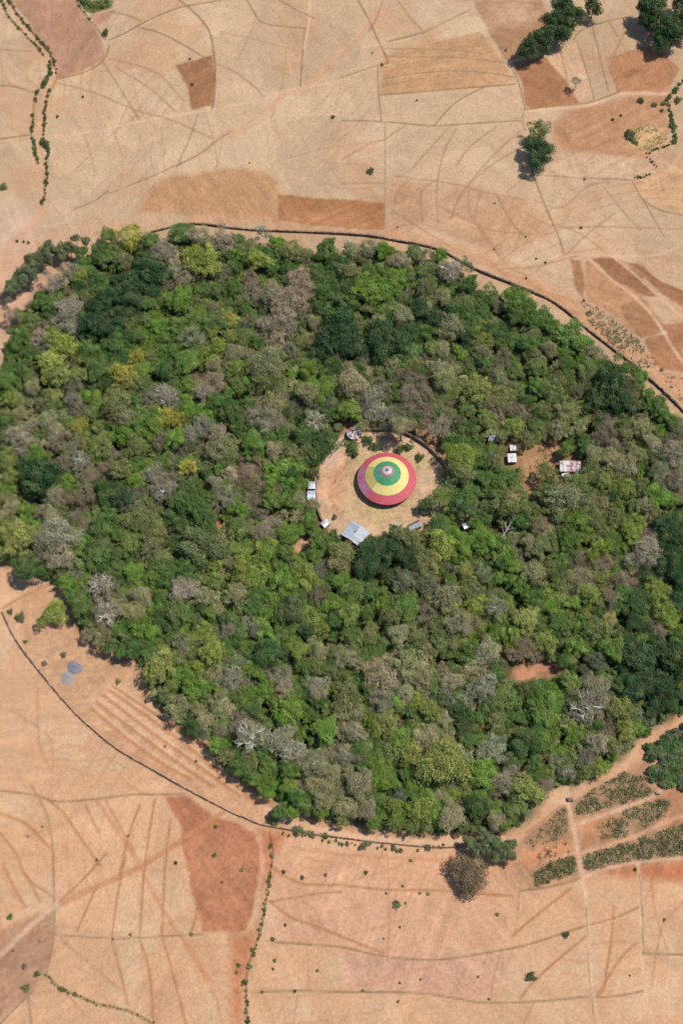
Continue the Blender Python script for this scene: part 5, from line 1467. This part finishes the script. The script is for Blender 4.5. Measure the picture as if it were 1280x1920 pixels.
# ------------------------------------------------------------------ stone walls
def stone_wall(name, pts, h, wd, label, block=.75):
    P = smooth(GA(pts), 1.2)
    seg = np.diff(P, axis=0)
    ln = np.hypot(seg[:, 0], seg[:, 1])
    cum = np.concatenate([[0], np.cumsum(ln)])
    core = MB()
    nrm = []
    for i in range(len(P)):
        d = P[min(i + 1, len(P) - 1)] - P[max(i - 1, 0)]
        d = d / (np.linalg.norm(d) + 1e-9)
        nrm.append((-d[1], d[0]))
    prev = None
    for i in range(len(P)):
        w2 = wd * .40
        hh = h * .72 * (1 + .05 * math.sin(i * .7) + random.uniform(-.03, .03))
        a = (P[i][0] + nrm[i][0] * w2, P[i][1] + nrm[i][1] * w2)
        b = (P[i][0] - nrm[i][0] * w2, P[i][1] - nrm[i][1] * w2)
        cur = [(a[0], a[1], -.3), (a[0], a[1], hh), (b[0], b[1], hh), (b[0], b[1], -.3)]
        k0 = len(core.v)
        core.v += cur
        if prev is not None:
            for j in range(3):
                core.f.append((prev + j, prev + j + 1, k0 + j + 1, k0 + j))
        prev = k0
    root = thing(name, (P[0][0], P[0][1], 0), label, 'wall')
    c = core.build('wall_core', STONE); c.parent = root; c.matrix_parent_inverse = Matrix.Translation((-P[0][0], -P[0][1], 0))
    m = MB()
    s = 0.0
    total = cum[-1]
    while s < total - .3:
        if random.random() < .04:
            s += block; continue
        vr = .8 + .45 * vnoise(np.array([s / 9.0]), np.array([h * 31.0]), 7)[0]
        i = min(len(P) - 2, int(np.searchsorted(cum, s, side='right') - 1))
        t_ = (s - cum[i]) / max(ln[i], 1e-6)
        q = P[i] * (1 - t_) + P[i + 1] * t_
        a = math.atan2(seg[i][1], seg[i][0])
        n_ = nrm[i]
        for lv_ in range(3):
            hz = h / 3 * vr
            for sd in (-1, 1):
                off = wd * .27 * sd + random.uniform(-.04, .04)
                m.box((q[0] + n_[0] * off + random.uniform(-.1, .1), q[1] + n_[1] * off, hz * (lv_ + .5) + random.uniform(-.05, .05) + (.04 if lv_ == 2 else 0)),
                      (block * random.uniform(.7, 1.15), wd * .5, hz * random.uniform(.85, 1.12)), a + random.uniform(-.12, .12), .05)
        s += block
    o = m.build('stones', STONE); o.parent = root; o.matrix_parent_inverse = Matrix.Translation((-P[0][0], -P[0][1], 0))
    o['kind'] = 'stuff'
    return root


stone_wall('stone_wall', [(285, 436), (318, 428), (335, 423), (372, 421), (420, 427), (480, 433), (560, 436), (640, 440), (700, 445), (750, 454), (800, 463), (830, 473), (860, 489), (895, 508), (958, 533), (1000, 550), (1036, 567),
                          (1072, 594), (1105, 622), (1155, 661), (1185, 684), (1217, 712), (1250, 742), (1282, 774), (1330, 820)], 1.2, .52, 'long dark stone wall curving over the upper and right rim of the forest')
stone_wall('stone_wall', [(4, 1147), (30, 1200), (75, 1260), (125, 1320), (165, 1360), (220, 1405), (280, 1440), (350, 1480), (440, 1527), (455, 1532), (487, 1546), (530, 1554), (590, 1565), (645, 1572), (700, 1579), (750, 1584),
                          (810, 1589), (858, 1588), (900, 1578), (925, 1570)], 0.7, .32, 'thinner dark stone wall winding along the lower left rim of the forest')
stone_wall('churchyard_wall', [(608, 838), (600, 855), (594, 872), (592, 895), (591, 920), (593, 945), (598, 965), (603, 978)], 1.5, .6, 'dark wall along the left side of the churchyard')
stone_wall('churchyard_wall', [(670, 806), (700, 808), (735, 809), (762, 816), (785, 828), (805, 843), (820, 858), (834, 876), (841, 900), (843, 930), (836, 948)], 1.7, .62, 'dark wall curving round the top and right of the churchyard')

# ------------------------------------------------------------------ gravel heaps
GRAV = simple_mat('gravel', (0.135, 0.130, 0.142), nscale=4, var=.3, bump=.5)
GRAV2 = simple_mat('dusty_gravel', (0.20, 0.165, 0.155), nscale=4, var=.25, bump=.4)


def heap(px, py, rpx, h, mat, label, shape):
    c = G(px, py, 0)
    r_ = rpx * mpp(py)
    me = bpy.data.meshes.new('gravel_heap')
    nr, na = 14, 48
    v, f = [(0, 0, h)], []
    for i in range(1, nr + 1):
        for j in range(na):
            a = 2 * math.pi * j / na
            q = shape(a) * r_ * i / nr
            zz = h * (1 - i / nr) ** .9 * (1 + .18 * math.sin(3 * a + 1)) + random.uniform(-.02, .02) - (.15 if i == nr else 0)
            v.append((q * math.cos(a), q * math.sin(a), zz))
    for j in range(na):
        f.append((0, 1 + j, 1 + (j + 1) % na))
    for i in range(nr - 1):
        for j in range(na):
            a, b = 1 + i * na + j, 1 + i * na + (j + 1) % na
            f.append((a, a + na, b + na, b))
    me.from_pydata(v, [], f); me.update()
    o = link('gravel_heap', me, mat)
    o.location = (c.x, c.y, 0.05)
    return tag(o, label, 'gravel heap')


heap(140, 1252, 14, 1.0, GRAV, 'darker blue-grey gravel heap, upper right one of the touching pair', lambda a: 1 + .12 * math.cos(2 * a + 1) + .09 * math.cos(3 * a))
heap(127, 1271, 13, .6, GRAV2, 'paler dusty gravel heap, lower left one of the touching pair', lambda a: 1 + .05 * math.cos(3 * a + .5))

# ------------------------------------------------------------------ the church
def paint(name, col, fade, lo=.52, hi=.66, var=.12):
    return simple_mat(name, tuple(col), rough=.55, nscale=1.1, var=var, col2=tuple(fade), mix_lo=lo, mix_hi=hi, spec=.4)


RED = [paint('red_paint', alb(228, 100, 108), alb(230, 112, 120)), paint('red_paint_b', alb(226, 98, 106), alb(228, 110, 118))]
REDF = [paint('red_paint_faded', alb(208, 108, 132), alb(202, 138, 158), .42, .58), paint('red_paint_worn', alb(212, 90, 100), alb(206, 128, 150), .45, .6)]
YEL = [paint('yellow_paint', alb(255, 230, 138) * 1.06, alb(255, 234, 156) * 1.06, var=.07), paint('yellow_paint_b', alb(255, 227, 132) * 1.06, alb(252, 230, 150) * 1.06, var=.07)]
YELF = [paint('yellow_paint_faded', alb(232, 206, 108), alb(214, 200, 132), .45, .6)]
GRN = [paint('green_paint', alb(78, 170, 110), alb(96, 178, 122)), paint('green_paint_b', alb(72, 160, 102), alb(92, 172, 128))]
GRNF = [paint('green_paint_faded', alb(84, 170, 118), alb(132, 186, 160), .46, .6)]
WHT = paint('white_paint', alb(214, 202, 198), alb(206, 186, 186))
ROSE = paint('rose_paint', alb(206, 120, 116), alb(214, 150, 146))
METAL = simple_mat('grey_metal', (.09, .12, .15), rough=.6)
PLAST = simple_mat('plaster', (.42, .33, .26), nscale=2, var=.2)
WOOD = simple_mat('wood', (.12, .075, .05))

MUDP = simple_mat('packed_earth', (.22, .15, .10), nscale=2, var=.25)
cg = G(724.5, 898 + 6.5, 0)
sc = mpp(905)
RR = 54.8 * sc
EH = 3.3
NP = 24
SLOPE = math.tan(math.radians(34.5))
church = thing('round_church', (cg.x, cg.y, 0), 'round church with red, yellow and green ringed conical roof in the churchyard', 'church')
m = MB(); m.lathe([(0, .35), (RR * .90, .35), (RR * .90, .12), (RR * .94, .12), (RR * .94, -.3)], 48); m.build('plinth', MUDP, church)
m = MB(); m.lathe([(RR * .74, .3), (RR * .74, EH + 2.0)], 48); wl = m.build('wall', PLAST, church)
dm = MB(); dm.box((0, 0, 1.25), (1.3, .12, 2.0)); dme = dm.mesh('door')
wm = MB(); wm.box((0, 0, 1.7), (.8, .12, .9)); wme = wm.mesh('window')
for i in range(12):
    a = i * math.pi / 6
    q = link('door' if i % 3 == 0 else 'window', dme if i % 3 == 0 else wme, WOOD, church)
    q.location = (math.cos(a) * RR * .745, math.sin(a) * RR * .745, .2); q.rotation_euler = (0, 0, a + math.pi / 2)
pm = MB(); pm.tube((0, 0, .3), (0, 0, EH + .5), .10, .09, 8); pme = pm.mesh('veranda_post')
for i in range(NP):
    a = (i + .5) * 2 * math.pi / NP
    q = link('veranda_post', pme, WOOD, church); q.location = (math.cos(a) * RR * .88, math.sin(a) * RR * .88, 0)
roof_in = MB(); roof_in.lathe([(RR * .985, EH - .02), (.5, EH + RR * .94 * SLOPE - .12)], 48)
roof = roof_in.build('roof', WOOD, church)


def zroof(r): return EH + (RR - r) * SLOPE


def ring_panels(r_out, r_in, n, mats, faded, zoff, over, name='roof_panel', fade_dir=math.radians(190)):
    for i in range(n):
        a0, a1 = 2 * math.pi * (i + .006) / n, 2 * math.pi * (i + .994) / n
        am = (a0 + a1) / 2
        m = MB()
        z1 = zoff + random.uniform(-.004, .004)
        ks = 4
        for k in range(ks):      # standing ribs of the sheets
            b0 = a0 + (a1 - a0) * k / ks; b1 = a0 + (a1 - a0) * (k + 1) / ks
            kk_ = (r_out * math.cos((a1 - a0) / 2))
            def pt(a, r, dz=0):
                # straight chord between panel corners
                cr = r * math.cos((a1 - a0) / 2) / math.cos(a - am)
                return (cr * math.cos(a), cr * math.sin(a), zroof(r) + z1 + dz)
            m.slab([pt(b0, r_out + over), pt(b1, r_out + over), pt(b1, r_in), pt(b0, r_in)], .03)
            w_ = (b1 - b0) * .05
            m.slab([pt(b0, r_out + over, .02), pt(b0 + w_, r_out + over, .02), pt(b0 + w_, r_in, .02), pt(b0, r_in, .02)], .02)
        dd = math.cos(am - fade_dir)
        lst = faded if dd > .80 else mats
        m.build(name, lst[0], roof)


ring_panels(RR, 40.4 * sc, NP, RED, REDF, .03, .06)
ring_panels(40.7 * sc, 25.5 * sc, NP, YEL, YELF, .075, 0)
ring_panels(25.8 * sc, 12.0 * sc, 16, GRN, GRNF, .12, 0)
m = MB(); m.lathe([(12.3 * sc, zroof(12.3 * sc) + .18), (8.6 * sc, zroof(8.6 * sc) + .2)], 24); m.build('rose_ring', ROSE, roof)
m = MB(); zl = zroof(8.6 * sc)
m.lathe([(8.8 * sc, zl + .05), (8.7 * sc, zl + .22), (2.9 * sc, zl + .62), (2.7 * sc, zl + .72)], 24); m.build('white_cap', WHT, roof)
m = MB(); m.lathe([(.56, zl + .6), (.60, zl + .85), (.45, zl + 1.05), (.12, zl + 1.15), (.08, zl + 1.4)], 12)
fin = m.build('finial', METAL, roof)
m = MB(); m.tube((0, 0, zl + 1.1), (0, 0, zl + 2.2), .06, .05, 6); m.tube((-.35, 0, zl + 1.8), (.35, 0, zl + 1.8), .06, .06, 6)
m.build('cross', METAL, church)

# ------------------------------------------------------------------ tin-roofed huts
TIN = simple_mat('tin', (.25, .265, .29), rough=.6, nscale=2.2, var=.2, col2=(.32, .33, .35), spec=.5)
TINB = simple_mat('bright_tin', (.46, .47, .51), rough=.45, nscale=2, var=.1, spec=.5)
TINW = simple_mat('white_tin', (.47, .46, .45), rough=.6, nscale=2.5, var=.15, col2=(.33, .30, .28))
RUST = simple_mat('rusty_tin', (.24, .115, .10), rough=.7, nscale=3, var=.25, col2=(.42, .36, .37), mix_lo=.47, mix_hi=.55)
RUSTD = simple_mat('dark_rust_tin', (.13, .075, .06), rough=.8, nscale=3, var=.3)
MUD = simple_mat('mud_plaster', (.25, .16, .11), nscale=2, var=.25)


def hut(name, quad, h, rise, mats, label, ridge='long', wall=MUD, nsheet=4, cat='hut', over=.25):
    """quad: the four eave corners as seen; gable roof with the ridge along side 0-1"""
    Q = [G(x, y, h) for x, y in quad]
    c = sum(Q, Vector()) / 4
    u = ((Q[1] - Q[0]) + (Q[2] - Q[3])) / 4
    v = ((Q[3] - Q[0]) + (Q[2] - Q[1])) / 4
    a = math.atan2(u.y, u.x)
    # square the corners up
    un = u.normalized(); vn = Vector((-un.y, un.x, 0)); vn = vn if vn.dot(v) > 0 else -vn
    lu, lv_ = u.length, abs(v.dot(vn))
    root = thing(name, (c.x, c.y, 0), label, cat, rz=0)
    def W(s, t, z): return (un.x * s * lu + vn.x * t * lv_, un.y * s * lu + vn.y * t * lv_, z)
    k = 1 - over / max(lu, .5); k2 = 1 - over / max(lv_, .5)
    m = MB()
    B = [W(-k, -k2, -.1), W(k, -k2, -.1), W(k, k2, -.1), W(-k, k2, -.1)]
    T = [W(-k, -k2, h - .05), W(k, -k2, h - .05), W(k, k2, h - .05), W(-k, k2, h - .05)]
    for i in range(4):
        j = (i + 1) % 4
        m.poly([B[i], B[j], T[j], T[i]])
    for s in (-k, k):
        m.poly([W(s, -k2, h - .05), W(s, k2, h - .05), W(s, 0, h + rise - .12)])
    m.build('wall', wall, root)
    d = MB(); cxy = W(0, -1, 0); kk2 = W(0, -k2 - .03 / max(lv_, .1), 0)
    d.box((kk2[0], kk2[1], .95), (.8, .08, 1.8), a); d.build('door', WOOD, root)
    rf_ = MB(); e0 = W(-1, 0, h + rise); e1 = W(1, 0, h + rise); rf_.tube((e0[0], e0[1], e0[2] + .02), (e1[0], e1[1], e1[2] + .02), .07, .07, 6)
    rr_ = rf_.build('roof', mats[0], root)
    for side in (-1, 1):
        for i in range(nsheet):
            s0, s1 = -1 + 2 * i / nsheet + .01, -1 + 2 * (i + 1) / nsheet - .01
            z_ = random.uniform(0, .03)
            m = MB()
            pts = [W(s0, side, h + z_), W(s1, side, h + z_), W(s1, 0, h + rise + z_), W(s0, 0, h + rise + z_)]
            if side > 0: pts = pts[::-1]
            m.slab(pts, .04)
            for rb in range(3):
                f0 = s0 + (s1 - s0) * (rb + .5) / 3
                m.slab([W(f0, side, h + z_ + .04), W(f0 + .02, side, h + z_ + .04), W(f0 + .02, 0, h + rise + z_ + .04), W(f0, 0, h + rise + z_ + .04)][::(1 if side < 0 else -1)], .03)
            m.build('roof_sheet', mats[0 if side < 0 else 1] if len(mats) == 2 else random.choice(mats), rr_)
    return root


hut('tin_shed', [(577, 916.5), (591, 916.5), (591, 903), (578.5, 903)], 2.2, .6, [TINB, TIN], 'upper of the two small tin-roofed sheds against the left churchyard wall', nsheet=3, over=.15)  # shade of the slope facing away from the sun put into greyer tin
hut('tin_shed', [(575, 937), (591.5, 937), (591.5, 920), (577, 920)], 2.2, .6, [TINB, TIN], 'lower, larger of the two tin-roofed sheds against the left churchyard wall', nsheet=3, over=.15)  # same here: lit slope coloured bright, shaded slope coloured grey
hut('tin_shed', [(600.6, 982), (611, 973), (620, 979.5), (608.5, 990)], 2.0, .25, [TIN, TIN, TINB], 'little tilted tin-roofed shed at the lower end of the left churchyard wall', nsheet=3, over=.15)
hall = hut('tin_hall', [(636, 1002), (659, 980), (694, 994), (674, 1024)], 2.7, .8, [TIN, simple_mat('grey_tin', (.28, .30, .33), rough=.5, var=.2), simple_mat('weathered_tin', (.22, .235, .25), rough=.6, var=.25, col2=(.28, .26, .23))], 'largest grey tin roof, nearly square, at the bottom of the churchyard', nsheet=6, cat='hall', over=.5)
_v = G(666, 997, 3.3)
VB = MB(); VB.box((0, 0, 0), (.9, .7, .5), .5, .03)
_o = VB.build('roof_vent', METAL, hall)
_o.location = (_v.x - hall.location.x, _v.y - hall.location.y, 3.45)
hut('tin_hut', [(768, 997), (792, 985), (784, 975), (762, 985)], 2.6, 1.3, [TIN, RUSTD], 'half-hidden hut with one grey and one dark rusty slope below the church', nsheet=4)
hut('tin_hut', [(865, 983), (877, 978), (880, 989), (870, 992)], 2.2, .4, [TINB, TIN, TIN], 'tiny grey tin-roofed hut among bushes right of the churchyard', nsheet=3)
hut('tin_hut', [(914, 827), (918, 815), (929, 815), (925, 828)], 2.4, .5, [TIN, TINB], 'small grey-roofed hut alone up left of the white roofs', nsheet=3)
hut('white_roofed_hut', [(953, 846), (969, 844), (968, 833), (957, 834)], 2.3, .5, [TINW, TINW], 'smaller, upper one of the two white-roofed huts', nsheet=3)
hut('white_roofed_hut', [(949, 867), (968, 866), (967, 850), (953, 850)], 2.3, .6, [TINW, TINW], 'bigger, lower one of the two white-roofed huts', nsheet=3)
hut('rusty_roofed_house', [(1050, 884), (1086, 884), (1090, 864), (1046, 864)], 2.6, .9, [RUST, RUST, TINW], 'house with red rust and white patched roof in the right of the wood', nsheet=6, cat='house')
hut('rusty_roofed_house', [(1055, 900), (1070, 896), (1066, 885), (1052, 888)], 2.2, .3, [TINW, RUST, TINW], 'low white lean-to below the rust-patched house', nsheet=3, cat='house')
hut('tin_shed', [(740, 986), (746, 984), (746, 979), (740, 980)], 2.0, .2, [TIN, TIN], 'tiniest tin scrap roof at the yard edge, left of the half-hidden hut', nsheet=2)

# umbrella-roofed hut on the yard wall
c = G(663, 812, 2.4)
um = thing('umbrella_roofed_hut', (c.x, c.y, 0), 'small round hut with white and rust striped umbrella roof on the yard wall', 'hut')
r_ = 13.5 * mpp(812)
m = MB(); m.lathe([(r_ * .75, 0), (r_ * .75, 3.0)], 16); m.build('wall', MUD, um)
m = MB(); m.lathe([(r_ * .97, 2.36), (.1, 3.62)], 12); rf_ = m.build('roof', RUSTD, um)
UW = simple_mat('chalky_tin', (.42, .39, .40), var=.15)
UR = simple_mat('rosy_rust_tin', (.30, .18, .165), var=.2)
for i in range(12):
    a0, a1 = 2 * math.pi * (i + .02) / 12, 2 * math.pi * (i + .98) / 12
    m = MB()
    up_ = math.sin((a0 + a1) / 2) > .25
    m.slab([(r_ * math.cos(a0), r_ * math.sin(a0), 2.42), (r_ * math.cos(a1), r_ * math.sin(a1), 2.42), (.12 * math.cos(a1), .12 * math.sin(a1), 3.72), (.12 * math.cos(a0), .12 * math.sin(a0), 3.72)], .05)
    m.build('roof_panel', RUSTD if (up_ and i % 3 == 1) else (UR if i % 2 else UW), rf_)

# dead snag leaning over the path right of the yard
GREYWOOD = simple_mat('weathered_wood', (.30, .26, .22), var=.3, nscale=2)
def dead_tree(px, py, px2, py2, h, label):
    p0 = G(px, py, 0); p1 = G(px2, py2, h)
    root = thing('dead_tree', (p0.x, p0.y, 0), label, 'tree')
    d = p1 - p0
    m = MB()
    rr = random.Random(3)
    p = Vector((0, 0, -.2)); r = .55
    for k in range(6):
        q = d * ((k + 1) / 6) + Vector((rr.uniform(-.3, .3), rr.uniform(-.3, .3), 0))
        m.tube(p, q, r, r * .88, 8); p = q; r *= .88
    m.build('trunk', GREYWOOD, root)
    m = MB()
    for k in range(7):
        b = d * rr.uniform(.55, 1.0)
        dd = Vector((rr.uniform(-1, 1), rr.uniform(-1, 1), rr.uniform(-.1, .7))).normalized()
        e = b + dd * rr.uniform(1.6, 3.2)
        m.tube(b, e, .16, .10, 6)
        for _ in range(3):
            e2 = e + (dd + Vector((rr.uniform(-1, 1), rr.uniform(-1, 1), rr.uniform(-.3, .6)))).normalized() * rr.uniform(.9, 1.8)
            m.tube(e, e2, .09, .03, 5)
    m.build('branches', GREYWOOD, root)


dead_tree(922, 1024, 952, 992, 9, 'thick dead tree with pale forked top right of the churchyard path')

# stones and a boulder
BM = MB(); BM.box((0, 0, 0), (1, 1, .8), 0, .18); bme = BM.mesh('boulder'); bme.materials.append(STONE)
for (x, y, s_, lab) in ((1068, 1500, 1.7, 'dark boulder beside the track junction, lower right'), (1232, 1488, 1.2, 'dark boulder at the corner of the orchard, lower right')):
    p = G(x, y, 0)
    o = link('boulder', bme, None); o.location = (p.x, p.y, s_ * .3); o.scale = (s_, s_ * .8, s_ * .8)
    tag(o, lab, 'boulder')
print('trees', len(placed), 'listed', len(trees), 'labels', len(set(e['lab'] for e in placed)))
